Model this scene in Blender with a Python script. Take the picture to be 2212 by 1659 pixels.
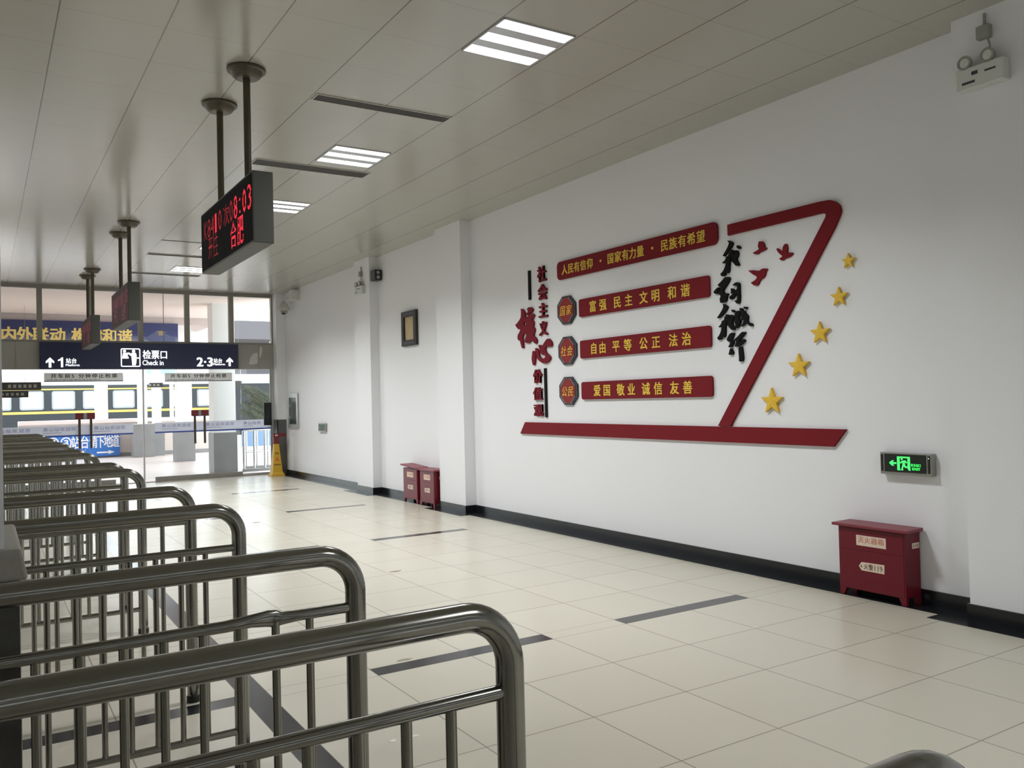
# A railway-station waiting hall with a ticket gate: steel queue railings, hanging LED boards,
# a white wall with a raised red slogan display, and the platform outside the glass front.
import bpy, bmesh, math, random
from math import pi, sin, cos, radians
from mathutils import Vector, Matrix
from mathutils.geometry import tessellate_polygon

random.seed(7)
for _o in list(bpy.data.objects):
    bpy.data.objects.remove(_o)
scene = bpy.context.scene
COL = scene.collection

# ------------------------------------------------------------------ camera, world, exposure
cam_data = bpy.data.cameras.new('camera')
cam_data.sensor_fit = 'HORIZONTAL'
cam_data.sensor_width = 36.0
cam_data.lens = 36.0 * 1820.76 / 2212.0
cam_data.clip_start = 0.05
cam_data.clip_end = 500
cam = bpy.data.objects.new('camera', cam_data)
COL.objects.link(cam)
cam.matrix_world = Matrix((
    (0.84655762, 0.01080386, -0.53218744, 0.0),
    (-0.53175054, -0.02813071, -0.84643371, 0.0),
    (-0.02411556, 0.99954587, -0.01806931, 1.55),
    (0, 0, 0, 1)))
scene.camera = cam

world = bpy.data.worlds.new('overcast_sky')
scene.world = world
world.use_nodes = True
_bg = world.node_tree.nodes['Background']
_bg.inputs['Color'].default_value = (0.93, 0.97, 1.0, 1)
_bg.inputs['Strength'].default_value = 4.4

vs = scene.view_settings
vs.view_transform = 'Standard'
vs.look = 'None'
vs.gamma = 1.0
vs.exposure = 0.0
vs.use_curve_mapping = False
LAMP = 9.0             # glow of the fluorescent strips
LAMP_W = 21.0          # watts of each strip's downlight
scene.cycles.use_denoising = True
scene.cycles.max_bounces = 10
scene.cycles.diffuse_bounces = 6
scene.cycles.transparent_max_bounces = 16
scene.cycles.sample_clamp_indirect = 3.0
scene.cycles.sample_clamp_direct = 5.0
scene.cycles.caustics_reflective = False

# ------------------------------------------------------------------ materials
def lin(c):
    return tuple((v / 12.92 if v <= 0.04045 else ((v + 0.055) / 1.055) ** 2.4) for v in (x / 255.0 for x in c))

MATS = {}
def mat(name, rgb, rough=0.6, metal=0.0, spec=0.5, vary=0.06, scale=6.0, bump=0.0, bump_scale=80.0, stretch=None, coat=0.0):
    """Principled surface whose tone wanders a little with a noise texture."""
    m = bpy.data.materials.new(name)
    m.use_nodes = True
    nt = m.node_tree
    b = nt.nodes['Principled BSDF']
    c = lin(rgb)
    tc = nt.nodes.new('ShaderNodeTexCoord')
    mp = nt.nodes.new('ShaderNodeMapping')
    if stretch: mp.inputs['Scale'].default_value = stretch
    nt.links.new(tc.outputs['Object'], mp.inputs['Vector'])
    nz = nt.nodes.new('ShaderNodeTexNoise')
    nz.inputs['Scale'].default_value = scale
    nz.inputs['Detail'].default_value = 4
    nt.links.new(mp.outputs['Vector'], nz.inputs['Vector'])
    mr = nt.nodes.new('ShaderNodeMix'); mr.data_type = 'RGBA'
    mr.inputs['A'].default_value = tuple(v * (1 - vary) for v in c) + (1,)
    mr.inputs['B'].default_value = tuple(min(1, v * (1 + vary)) for v in c) + (1,)
    nt.links.new(nz.outputs['Fac'], mr.inputs['Factor'])
    nt.links.new(mr.outputs['Result'], b.inputs['Base Color'])
    b.inputs['Roughness'].default_value = rough
    b.inputs['Metallic'].default_value = metal
    b.inputs['Specular IOR Level'].default_value = spec
    b.inputs['Coat Weight'].default_value = coat
    if bump:
        n2 = nt.nodes.new('ShaderNodeTexNoise'); n2.inputs['Scale'].default_value = bump_scale
        nt.links.new(mp.outputs['Vector'], n2.inputs['Vector'])
        bp = nt.nodes.new('ShaderNodeBump'); bp.inputs['Strength'].default_value = bump
        bp.inputs['Distance'].default_value = 0.01
        nt.links.new(n2.outputs['Fac'], bp.inputs['Height'])
        nt.links.new(bp.outputs['Normal'], b.inputs['Normal'])
    MATS[name] = m
    return m

def emit(name, rgb, strength):
    m = bpy.data.materials.new(name); m.use_nodes = True
    b = m.node_tree.nodes['Principled BSDF']
    c = lin(rgb) + (1,)
    b.inputs['Base Color'].default_value = c
    b.inputs['Emission Color'].default_value = c
    b.inputs['Emission Strength'].default_value = strength
    if strength < 5: m.cycles.emission_sampling = 'NONE'
    MATS[name] = m
    return m

def glass(name, tint=(235, 242, 240), refl=0.10):
    """Thin clear pane: mostly straight through, mirror-like at grazing angles."""
    m = bpy.data.materials.new(name); m.use_nodes = True
    nt = m.node_tree
    for n in list(nt.nodes): nt.nodes.remove(n)
    out = nt.nodes.new('ShaderNodeOutputMaterial')
    t = nt.nodes.new('ShaderNodeBsdfTransparent'); t.inputs['Color'].default_value = lin(tint) + (1,)
    g = nt.nodes.new('ShaderNodeBsdfGlossy'); g.inputs['Roughness'].default_value = 0.02
    lw = nt.nodes.new('ShaderNodeLayerWeight'); lw.inputs['Blend'].default_value = refl
    mx = nt.nodes.new('ShaderNodeMixShader')
    nt.links.new(lw.outputs['Fresnel'], mx.inputs['Fac'])
    nt.links.new(t.outputs['BSDF'], mx.inputs[1]); nt.links.new(g.outputs['BSDF'], mx.inputs[2])
    nt.links.new(mx.outputs['Shader'], out.inputs['Surface'])
    MATS[name] = m
    return m

def tiles(name, rgb, joint, wu, wv, rough, vary, spec=0.5, dirt=0.0, ju=1.0, jv=1.0, rvar=0.0):
    """Square tiles: every tile face carries its own 0..1 UV, the joint is drawn near the UV border."""
    m = bpy.data.materials.new(name); m.use_nodes = True
    nt = m.node_tree; b = nt.nodes['Principled BSDF']
    uv = nt.nodes.new('ShaderNodeUVMap'); uv.uv_map = 'tile'
    sep = nt.nodes.new('ShaderNodeSeparateXYZ'); nt.links.new(uv.outputs['UV'], sep.inputs[0])
    def edge(sock, w, k):
        a = nt.nodes.new('ShaderNodeMath'); a.operation = 'SUBTRACT'; a.inputs[1].default_value = 0.5
        nt.links.new(sock, a.inputs[0])
        c = nt.nodes.new('ShaderNodeMath'); c.operation = 'ABSOLUTE'; nt.links.new(a.outputs[0], c.inputs[0])
        d = nt.nodes.new('ShaderNodeMapRange')
        d.inputs['From Min'].default_value = 0.5 - w; d.inputs['From Max'].default_value = 0.5 - w * 0.4
        d.inputs['To Max'].default_value = k
        nt.links.new(c.outputs[0], d.inputs['Value'])
        return d.outputs['Result']
    mxm = nt.nodes.new('ShaderNodeMath'); mxm.operation = 'MAXIMUM'
    nt.links.new(edge(sep.outputs['X'], wu, ju), mxm.inputs[0]); nt.links.new(edge(sep.outputs['Y'], wv, jv), mxm.inputs[1])
    at = nt.nodes.new('ShaderNodeAttribute'); at.attribute_name = 'tone'
    geo = nt.nodes.new('ShaderNodeNewGeometry')
    nz = nt.nodes.new('ShaderNodeTexNoise'); nz.inputs['Scale'].default_value = 1.3; nz.inputs['Detail'].default_value = 5
    nt.links.new(geo.outputs['Position'], nz.inputs['Vector'])
    c = lin(rgb)
    m1 = nt.nodes.new('ShaderNodeMix'); m1.data_type = 'RGBA'
    m1.inputs['A'].default_value = tuple(v * (1 - vary) for v in c) + (1,)
    m1.inputs['B'].default_value = tuple(min(1, v * (1 + vary)) for v in c) + (1,)
    av = nt.nodes.new('ShaderNodeMath'); av.operation = 'MULTIPLY_ADD'; av.inputs[1].default_value = 0.6
    half = nt.nodes.new('ShaderNodeMath'); half.operation = 'MULTIPLY'; half.inputs[1].default_value = 0.4
    nt.links.new(nz.outputs['Fac'], half.inputs[0])
    nt.links.new(at.outputs['Fac'], av.inputs[0]); nt.links.new(half.outputs[0], av.inputs[2])
    nt.links.new(av.outputs[0], m1.inputs['Factor'])
    m2 = nt.nodes.new('ShaderNodeMix'); m2.data_type = 'RGBA'
    m2.inputs['B'].default_value = lin(joint) + (1,)
    nt.links.new(mxm.outputs[0], m2.inputs['Factor']); nt.links.new(m1.outputs['Result'], m2.inputs['A'])
    nt.links.new(m2.outputs['Result'], b.inputs['Base Color'])
    rr = nt.nodes.new('ShaderNodeMapRange'); rr.inputs['To Min'].default_value = rough; rr.inputs['To Max'].default_value = rough + rvar
    nt.links.new(nz.outputs['Fac'], rr.inputs['Value']); nt.links.new(rr.outputs['Result'], b.inputs['Roughness'])
    b.inputs['Specular IOR Level'].default_value = spec
    MATS[name] = m
    return m

M = {}
M['wall'] = mat('white_paint', (231, 232, 235), 0.75, vary=0.015, scale=1.5, bump=0.05, bump_scale=25)
M['ceiling'] = tiles('ceiling_panels', (177, 175, 166), (76, 72, 66), 0.010, 0.006, 0.20, 0.012, spec=0.6, ju=0.85, jv=0.28)
M['floor'] = tiles('floor_tiles', (192, 187, 172), (112, 106, 94), 0.0075, 0.0075, 0.19, 0.035, spec=0.36, rvar=0.12, ju=0.8, jv=0.8)
M['inlay'] = mat('dark_granite', (32, 33, 36), 0.16, vary=0.15, scale=30)
M['skirt'] = mat('black_skirting', (26, 28, 31), 0.22, vary=0.15, scale=12)
M['steel'] = mat('dull_stainless', (142, 141, 135), 0.15, metal=1.0, vary=0.10, scale=4, stretch=(0.4, 8, 8), bump=0.02, bump_scale=14)
M['bright_steel'] = mat('bright_stainless', (205, 206, 204), 0.22, metal=1.0, vary=0.06)
M['rubber'] = mat('black_rubber', (24, 24, 24), 0.7)
M['red'] = mat('slogan_red', (119, 30, 37), 0.6, vary=0.04, spec=0.12)
M['red_side'] = M['red']
M['char_red'] = mat('character_red', (116, 30, 42), 0.6, vary=0.04, spec=0.12)
M['gold'] = mat('gold_yellow', (226, 184, 52), 0.45, vary=0.05)
M['letter_gold'] = mat('letter_gold', (226, 190, 62), 0.5, vary=0.04)
M['ink'] = mat('ink_black', (19, 19, 19), 0.6, vary=0.05, spec=0.12)
M['frame_black'] = mat('carved_black_frame', (34, 34, 38), 0.4, vary=0.3, scale=40)
M['scroll'] = mat('scrollwork_grey', (104, 108, 116), 0.4, vary=0.2, scale=60)
M['panel_red'] = mat('medallion_red', (136, 44, 42), 0.5, vary=0.06, spec=0.2)
M['firebox'] = mat('fire_red_enamel', (104, 22, 36), 0.36, vary=0.05, scale=3, spec=0.3)
M['lid'] = mat('fire_red_lid', (122, 40, 54), 0.4, vary=0.06, scale=3)
M['plate'] = mat('sticker_pale', (216, 198, 178), 0.5, vary=0.03)
M['plate_red'] = mat('sticker_red_print', (186, 84, 70), 0.5)
M['plate_dark'] = mat('sticker_dark_print', (92, 60, 56), 0.5)
M['led_face_glare'] = mat('led_screen_glare', (96, 78, 80), 0.6, vary=0.12, scale=40, spec=0.15)  # reflected daylight and blurred dot glow put into the grey-pink base
M['led_case'] = mat('led_case_grey', (74, 75, 70), 0.55, vary=0.05)
M['led_face'] = mat('led_screen_black', (24, 24, 28), 0.7, vary=0.05, spec=0.08)
M['led_red'] = emit('led_red', (255, 40, 64), 1.6)
M['led_far'] = emit('led_far_red', (200, 90, 106), 0.3)  # pinkish wash over the distant dots put into their colour
M['led_dim'] = emit('led_red_dim', (210, 26, 48), 0.55)
M['pole'] = mat('bronze_pole', (88, 82, 68), 0.35, metal=0.7, vary=0.08)
M['disc'] = mat('bronze_disc', (92, 86, 74), 0.4, metal=0.6, vary=0.06)
M['strip'] = emit('fluorescent_tube', (246, 250, 255), LAMP)
M['louvre'] = mat('louvre_metal', (196, 197, 200), 0.3, metal=0.6, vary=0.03)
M['vent'] = mat('vent_dark', (62, 61, 58), 0.6, vary=0.12)
M['vent_slat'] = mat('vent_slat', (86, 85, 80), 0.5, metal=0.2)
M['vent_frame'] = mat('vent_frame', (190, 187, 178), 0.5)
M['alu'] = mat('window_aluminium', (150, 147, 140), 0.45, metal=0.3, vary=0.06)
M['alu_light'] = mat('door_aluminium', (186, 187, 186), 0.35, metal=0.4, vary=0.05)
M['clad'] = mat('grey_cladding', (160, 158, 151), 0.5, vary=0.06)
M['clad_scrape'] = mat('scraped_patch', (206, 204, 198), 0.6, vary=0.05)
M['glass'] = glass('clear_glass', (246, 249, 249), 0.08)
M['sign_navy'] = mat('sign_navy', (38, 44, 76), 0.35, vary=0.05)
M['sign_white'] = emit('lit_sign_white', (255, 255, 255), 1.1)
M['notice'] = mat('notice_grey', (240, 240, 240), 0.45, vary=0.05)
M['notice_ink'] = mat('notice_ink', (62, 62, 64), 0.5)
M['band_blue'] = mat('sticker_band_blue', (62, 84, 168), 0.5)
M['band_ink'] = mat('sticker_band_ink', (122, 130, 178), 0.5)
M['push_red'] = mat('push_plate_red', (108, 28, 34), 0.4)
M['handle'] = mat('handle_dark', (78, 68, 64), 0.35, metal=0.5)
M['black'] = mat('black_plastic', (24, 25, 26), 0.4)
M['white_plastic'] = mat('white_plastic', (206, 208, 204), 0.4, vary=0.03)
M['grey_plastic'] = mat('grey_plastic', (150, 150, 144), 0.5, vary=0.04)
M['exit_frame'] = mat('exit_sign_metal', (150, 149, 142), 0.35, metal=0.5, vary=0.05)
M['exit_black'] = mat('exit_sign_face', (22, 30, 28), 0.3)
M['exit_green'] = emit('exit_green', (70, 255, 110), 1.0)
M['dim_green'] = emit('exit_green_dim', (34, 110, 66), 0.35)
M['parchment'] = mat('parchment', (190, 172, 132), 0.45, vary=0.22, scale=9)
M['hyd_frame'] = mat('hydrant_frame', (172, 173, 170), 0.4, metal=0.4)
M['hyd_glass'] = mat('hydrant_dark_glass', (58, 64, 66), 0.2, vary=0.2, scale=3)
M['cone'] = mat('caution_yellow', (200, 158, 30), 0.4, vary=0.05)
M['cone_print'] = mat('caution_print', (96, 72, 24), 0.5)
M['cone_orange'] = mat('caution_orange', (206, 104, 34), 0.5)
M['granite'] = mat('granite_base', (74, 73, 70), 0.6, vary=0.25, scale=60, bump=0.1, bump_scale=60)
M['granite_cap'] = mat('granite_cap', (150, 147, 138), 0.6, vary=0.18, scale=70, bump=0.1, bump_scale=70)
M['dado'] = mat('grey_dado', (96, 96, 95), 0.4, vary=0.08)
# outside
M['paving'] = mat('platform_paving', (196, 184, 179), 0.35, vary=0.10, scale=1.2)
M['ballast'] = mat('track_ballast', (118, 112, 106), 0.9, vary=0.3, scale=20)
M['soffit'] = mat('canopy_soffit', (255, 240, 231), 0.7, vary=0.03)
M['soffit_grey'] = mat('canopy_beam_grey', (196, 184, 180), 0.7, vary=0.08)
M['ext_white'] = mat('column_white', (246, 246, 244), 0.6, vary=0.02)
M['ext_grey'] = mat('column_base_grey', (134, 134, 134), 0.45, vary=0.18, scale=3)
M['stone'] = mat('parapet_stone', (206, 194, 186), 0.5, vary=0.08, scale=2)
M['cap'] = mat('parapet_cap', (246, 234, 230), 0.5, vary=0.03)
M['train'] = mat('train_dark_green', (38, 44, 49), 0.35, vary=0.10, scale=0.8)
M['train_roof'] = mat('train_roof', (172, 174, 176), 0.6, vary=0.08)
M['train_yellow'] = mat('train_yellow', (206, 176, 92), 0.5)
M['train_win'] = mat('train_window_frame', (150, 158, 162), 0.35)
M['train_pane'] = mat('train_window_curtain', (244, 248, 246), 0.15, vary=0.06, scale=0.7)
M['blue_sign'] = mat('subway_sign_blue', (58, 122, 206), 0.45, vary=0.04)
M['white_print'] = mat('white_print', (248, 248, 248), 0.5)
M['banner_gold'] = mat('banner_gold', (244, 218, 130), 0.5)
M['sky_blue'] = mat('canopy_blue', (140, 184, 214), 0.5)
M['far_grey'] = mat('building_grey', (96, 94, 98), 0.7, vary=0.04)
M['leaf'] = mat('leaf_green', (66, 78, 62), 0.6, vary=0.35, scale=3)
M['bark'] = mat('bark', (96, 84, 70), 0.8)
M['dark_sign'] = mat('platform_sign_dark', (62, 60, 54), 0.5)
M['dark_sign_text'] = mat('platform_sign_text', (160, 160, 152), 0.5)

def film_material():
    """White window film: lets a good part of the daylight behind it glow through."""
    m = mat('sticker_film', (232, 234, 242), 0.5, vary=0.02)
    nt = m.node_tree; b = nt.nodes['Principled BSDF']; out = nt.nodes['Material Output']
    tr = nt.nodes.new('ShaderNodeBsdfTranslucent'); tr.inputs['Color'].default_value = lin((232, 234, 242)) + (1,)
    mx = nt.nodes.new('ShaderNodeMixShader'); mx.inputs['Fac'].default_value = 0.55
    nt.links.new(b.outputs['BSDF'], mx.inputs[1]); nt.links.new(tr.outputs['BSDF'], mx.inputs[2])
    nt.links.new(mx.outputs['Shader'], out.inputs['Surface'])
    return m
M['band_white'] = film_material()
def banner_material():
    """Printed banner: deep blue upper part running down into pale mist, as the cloth is printed."""
    m = bpy.data.materials.new('banner_print'); m.use_nodes = True
    nt = m.node_tree; b = nt.nodes['Principled BSDF']
    tc = nt.nodes.new('ShaderNodeTexCoord'); sp = nt.nodes.new('ShaderNodeSeparateXYZ')
    nt.links.new(tc.outputs['Generated'], sp.inputs[0])
    nz = nt.nodes.new('ShaderNodeTexNoise'); nz.inputs['Scale'].default_value = 5; nz.inputs['Detail'].default_value = 6
    nt.links.new(tc.outputs['Object'], nz.inputs['Vector'])
    ad = nt.nodes.new('ShaderNodeMath'); ad.operation = 'MULTIPLY_ADD'; ad.inputs[1].default_value = 0.35
    nt.links.new(nz.outputs['Fac'], ad.inputs[0]); nt.links.new(sp.outputs['Z'], ad.inputs[2])
    cr = nt.nodes.new('ShaderNodeValToRGB')
    e = cr.color_ramp.elements
    e[0].position = 0.46; e[0].color = lin((170, 172, 184)) + (1,)
    e[1].position = 0.80; e[1].color = lin((58, 66, 112)) + (1,)
    k = e.new(1.0); k.color = lin((52, 58, 102)) + (1,)
    nt.links.new(ad.outputs[0], cr.inputs['Fac']); nt.links.new(cr.outputs['Color'], b.inputs['Base Color'])
    b.inputs['Roughness'].default_value = 0.6
    return m
M['banner'] = banner_material()

# ------------------------------------------------------------------ mesh builder
class MB:
    def __init__(self):
        self.v = []; self.f = []; self.mi = []; self.cur = 0
    def add(self, verts, faces):
        n = len(self.v); self.v += [tuple(p) for p in verts]
        self.f += [tuple(n + i for i in fc) for fc in faces]; self.mi += [self.cur] * len(faces)
        return self
    def box(self, x0, x1, y0, y1, z0, z1):
        x0, x1 = min(x0, x1), max(x0, x1); y0, y1 = min(y0, y1), max(y0, y1); z0, z1 = min(z0, z1), max(z0, z1)
        return self.add([(x0, y0, z0), (x1, y0, z0), (x1, y1, z0), (x0, y1, z0), (x0, y0, z1), (x1, y0, z1), (x1, y1, z1), (x0, y1, z1)],
                        [(0, 3, 2, 1), (4, 5, 6, 7), (0, 1, 5, 4), (1, 2, 6, 5), (2, 3, 7, 6), (3, 0, 4, 7)])
    def hexa(self, p):
        return self.add(p, [(0, 3, 2, 1), (4, 5, 6, 7), (0, 1, 5, 4), (1, 2, 6, 5), (2, 3, 7, 6), (3, 0, 4, 7)])
    def tube(self, pts, r, seg=20, caps=True):
        pts = [Vector(p) for p in pts]; rs = r if isinstance(r, (list, tuple)) else [r] * len(pts)
        rings = []; up = None
        for i, p in enumerate(pts):
            a = pts[max(i - 1, 0)]; b = pts[min(i + 1, len(pts) - 1)]
            t = (b - a).normalized()
            if up is None:
                up = Vector((0, 0, 1)) if abs(t.z) < 0.9 else Vector((0, 1, 0))
            s = t.cross(up)
            if s.length < 1e-6: s = t.orthogonal()
            s.normalize(); up = s.cross(t).normalized()
            rr = rs[i] if isinstance(rs[i], tuple) else (rs[i], rs[i])
            rings.append([p + s * cos(2 * pi * k / seg) * rr[0] + up * sin(2 * pi * k / seg) * rr[1] for k in range(seg)])
        vs_ = [v for rg in rings for v in rg]; fs = []
        for i in range(len(rings) - 1):
            for k in range(seg):
                a = i * seg + k; b = i * seg + (k + 1) % seg
                fs.append((a, b, b + seg, a + seg))
        if caps:
            fs.append(tuple(range(seg - 1, -1, -1))); n = (len(rings) - 1) * seg; fs.append(tuple(n + k for k in range(seg)))
        return self.add(vs_, fs)
    def lathe(self, prof, c, seg=28, axis='z'):
        vs_ = []; fs = []
        for (r, h) in prof:
            for k in range(seg):
                a = 2 * pi * k / seg
                d = (r * cos(a), r * sin(a), h)
                if axis == 'x': d = (h, r * cos(a), r * sin(a))
                if axis == 'y': d = (r * cos(a), h, r * sin(a))
                vs_.append((c[0] + d[0], c[1] + d[1], c[2] + d[2]))
        for i in range(len(prof) - 1):
            for k in range(seg):
                a = i * seg + k; b = i * seg + (k + 1) % seg
                fs.append((a, b, b + seg, a + seg))
        fs.append(tuple(range(seg - 1, -1, -1))); n = (len(prof) - 1) * seg; fs.append(tuple(n + k for k in range(seg)))
        return self.add(vs_, fs)
    def flat(self, pts2, tris, place, d0, d1):
        """Raise a flat outline (2-D points and triangles) from depth d0 to d1 through place(a, b, d)."""
        n = len(pts2)
        edges = {}
        for t in tris:
            for i in range(len(t)):
                e = (t[i], t[(i + 1) % len(t)])
                k = (min(e), max(e)); edges[k] = None if k in edges else e
        vs_ = [place(a, b, d1) for a, b in pts2] + [place(a, b, d0) for a, b in pts2]
        fs = [tuple(t) for t in tris] + [tuple(n + i for i in reversed(t)) for t in tris]
        for e in edges.values():
            if e: fs.append((e[0], n + e[0], n + e[1], e[1]))
        return self.add(vs_, fs)
    def poly(self, outer, place, d0, d1, holes=()):
        loops = [outer] + list(holes)
        pts = [p for l in loops for p in l]
        tris = tessellate_polygon([[Vector((a, b, 0)) for a, b in l] for l in loops])
        return self.flat(pts, tris, place, d0, d1)
    def build(self, name, mats, parent=None, smooth=False, bevel=0.0, label=None, angle=38):
        off = Vector((0, 0, 0)); q = parent
        while q is not None:
            off += q.location; q = q.parent
        me = bpy.data.meshes.new(name)
        me.from_pydata([(x - off.x, y - off.y, z - off.z) for x, y, z in self.v], [], self.f)
        bm = bmesh.new(); bm.from_mesh(me); bmesh.ops.recalc_face_normals(bm, faces=bm.faces); bm.to_mesh(me); bm.free()
        for m in (mats if isinstance(mats, (list, tuple)) else [mats]): me.materials.append(m)
        me.polygons.foreach_set('material_index', self.mi)
        if smooth:
            me.polygons.foreach_set('use_smooth', [True] * len(me.polygons))
            me.set_sharp_from_angle(angle=radians(angle))
        o = bpy.data.objects.new(name, me); COL.objects.link(o)
        if parent is not None: o.parent = parent
        if bevel:
            b = o.modifiers.new('bevel', 'BEVEL'); b.width = bevel; b.segments = 2; b.limit_method = 'ANGLE'
        if label: o['label'] = label
        return o

def tag(o, label, cat, group=None, kind=None):
    o['label'] = label; o['category'] = cat
    if group: o['group'] = group
    if kind: o['kind'] = kind
    return o
def structure(o, label=None):
    o['kind'] = 'structure'
    if label: o['label'] = label
    return o
def thing(name, loc, label, cat, group=None):
    o = bpy.data.objects.new(name, None); COL.objects.link(o); o.location = loc
    o.empty_display_size = 0.1
    return tag(o, label, cat, group)
def dup(root, loc, label=None):
    """A copy of a thing with copies of its parts and sub-parts."""
    r = root.copy(); COL.objects.link(r); r.location = loc
    if label: r['label'] = label
    for ch in list(root.children):
        c = ch.copy(); COL.objects.link(c); c.parent = r
        for g in list(ch.children):
            d = g.copy(); COL.objects.link(d); d.parent = c
    return r

def on_right(x):      # facing the room from the right-hand wall: a = world y, b = world z
    return lambda a, b, d: (x - d, a, b)
def on_far(y):        # facing the room from the far end: a = world x, b = world z
    return lambda a, b, d: (a, y - d, b)

def chaikin(p, n=1):
    for _ in range(n):
        q = []
        for i in range(len(p)):
            a = p[i]; b = p[(i + 1) % len(p)]
            q += [(0.75 * a[0] + 0.25 * b[0], 0.75 * a[1] + 0.25 * b[1]), (0.25 * a[0] + 0.75 * b[0], 0.25 * a[1] + 0.75 * b[1])]
        p = q
    return p

# ------------------------------------------------------------------ lettering
GLYPH = {}
def glyph(ch, res=2):
    k = ch
    if k not in GLYPH:
        c = bpy.data.curves.new('glyph', 'FONT'); c.body = ch; c.size = 1; c.resolution_u = res
        o = bpy.data.objects.new('glyph', c); COL.objects.link(o)
        bpy.context.view_layer.update()
        me = bpy.data.meshes.new_from_object(o.evaluated_get(bpy.context.evaluated_depsgraph_get()))
        bm = bmesh.new(); bm.from_mesh(me); bmesh.ops.remove_doubles(bm, verts=bm.verts, dist=1e-5)
        bm.verts.index_update()
        GLYPH[k] = ([(v.co.x, v.co.y) for v in bm.verts], [tuple(v.index for v in f.verts) for f in bm.faces])
        bm.free(); bpy.data.meshes.remove(me); bpy.data.objects.remove(o); bpy.data.curves.remove(c)
    return GLYPH[k]
def heavy(bold):
    """Shifts (in em) that thicken a stroke when the glyph is laid down several times."""
    return ((0, 0),) if bold == 0 else ((-bold, -bold * 0.6), (bold, -bold * 0.6), (bold, bold * 0.6), (-bold, bold * 0.6))
def han(mb, ch, ca, cb, w, h, place, d0, d1, bold=0.02, right=1.0):
    """One Chinese character filling a w x h cell centred at (ca, cb); right = direction of reading along a."""
    p, f = glyph(ch)
    for i, (sx, sy) in enumerate(heavy(bold)):
        mb.flat([(ca + right * (x + sx - 0.5) * w / 0.94, cb + (y + sy - 0.38) * h / 0.92) for x, y in p], f, place, d0, d1 + 0.00005 * i)
def fit(mb, ch, a0, a1, b0, b1, place, d0, d1, bold=0.0, right=1.0):
    """Any string stretched into the cell a0..a1 (in reading direction) by b0..b1."""
    p, f = glyph(ch)
    xs = [q[0] for q in p]; ys = [q[1] for q in p]
    kx = (a1 - a0) / (max(xs) - min(xs) + 2 * bold); ky = (b1 - b0) / (max(ys) - min(ys) + 1.2 * bold)
    for i, (sx, sy) in enumerate(heavy(bold)):
        mb.flat([(a0 + (x + sx + bold - min(xs)) * kx, b0 + (y + sy + 0.6 * bold - min(ys)) * ky) for x, y in p], f, place, d0, d1 + 0.00005 * i)
def inside(p, f, x, y):
    for t in f:
        s = None; ok = True
        for i in range(len(t)):
            a = p[t[i]]; b = p[t[(i + 1) % len(t)]]
            c = (b[0] - a[0]) * (y - a[1]) - (b[1] - a[1]) * (x - a[0])
            if s is None and abs(c) > 1e-12: s = c > 0
            elif s is not None and abs(c) > 1e-12 and (c > 0) != s: ok = False; break
        if ok: return True
    return False
def dots(mb, ch, a0, a1, b0, b1, nx, ny, place, d0, d1, em=False):
    """LED lettering: the character sampled on an nx x ny grid of small lit squares between a0..a1 and b0..b1."""
    p, f = glyph(ch)
    xs_ = [q[0] for q in p]; ys_ = [q[1] for q in p]
    X0_, X1_, Y0_, Y1_ = (0.02, 0.98, -0.08, 0.86) if em else (min(xs_), max(xs_), min(ys_), max(ys_))
    pa = (a1 - a0) / nx; pb = (b1 - b0) / ny
    for i in range(nx):
        for j in range(ny):
            if inside(p, f, X0_ + (i + 0.5) / nx * (X1_ - X0_), Y0_ + (j + 0.5) / ny * (Y1_ - Y0_)):
                ca = a0 + (i + 0.5) * pa; cb = b0 + (j + 0.5) * pb; ra = abs(pa) * 0.36; rb = pb * 0.36
                mb.add([place(ca - ra, cb - rb, d1), place(ca + ra, cb - rb, d1), place(ca + ra, cb + rb, d1), place(ca - ra, cb + rb, d1)], [(0, 1, 2, 3)])
def line(mb, text, a0, a1, cb, h, place, d0, d1, bold=0.02, right=1.0, w=None):
    n = len(text); st = (a1 - a0) / n
    for i, ch in enumerate(text):
        if ch != ' ': han(mb, ch, a0 + st * (i + 0.5), cb, w or abs(st) * 0.92, h, place, d0, d1, bold, right)

# ------------------------------------------------------------------ room shell
CZ = 4.04            # ceiling height
WX = 5.76            # right-hand wall
FY = 19.0            # glass front
PIL = [(2.45, 3.195), (10.17, 10.93), (13.40, 14.10)]      # pilasters on the right wall (y from, y to)

def wall_profile(x_wall, x_pil, grow):
    p = [(x_wall, -6.0)]
    for a, b in PIL:
        p += [(x_wall, a - grow), (x_pil, a - grow), (x_pil, b + grow), (x_wall, b + grow)]
    p += [(x_wall, 18.70 - grow), (5.57 - grow * 0, 18.70 - grow), (5.57 - grow * 0, FY + 0.02)]
    return p

def prism_z(poly, z0, z1):
    mb = MB()
    return mb.poly(poly, lambda a, b, d: (a, b, d), z0, z1)

structure(prism_z(wall_profile(WX, 5.60, 0) + [(6.05, FY + 0.02), (6.05, -6.0)], 0, CZ).build('wall_right', M['wall']), 'white painted wall with three shallow pilasters')
bp = wall_profile(WX - 0.015, 5.585, 0.015)[:-2]
structure(prism_z(bp[:-1] + [(WX - 0.015, 18.69), (WX + 0.05, 18.69), (WX + 0.05, -6.0)], 0, 0.105).build('baseboard_right', M['skirt']), 'black tiled skirting')
# black granite border laid along the foot of the wall
border = [(5.55, -6.0)]
for a, b in ((2.2, 3.39), (9.98, 11.08), (13.2, 14.3)):
    border += [(5.55, a), (5.41, a), (5.41, b), (5.55, b)]
border += [(5.55, 18.69), (WX, 18.69), (WX, -6.0)]
structure(prism_z(border, -0.01, 0.0025).build('trim_1', M['skirt']), 'black granite floor border')

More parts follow.
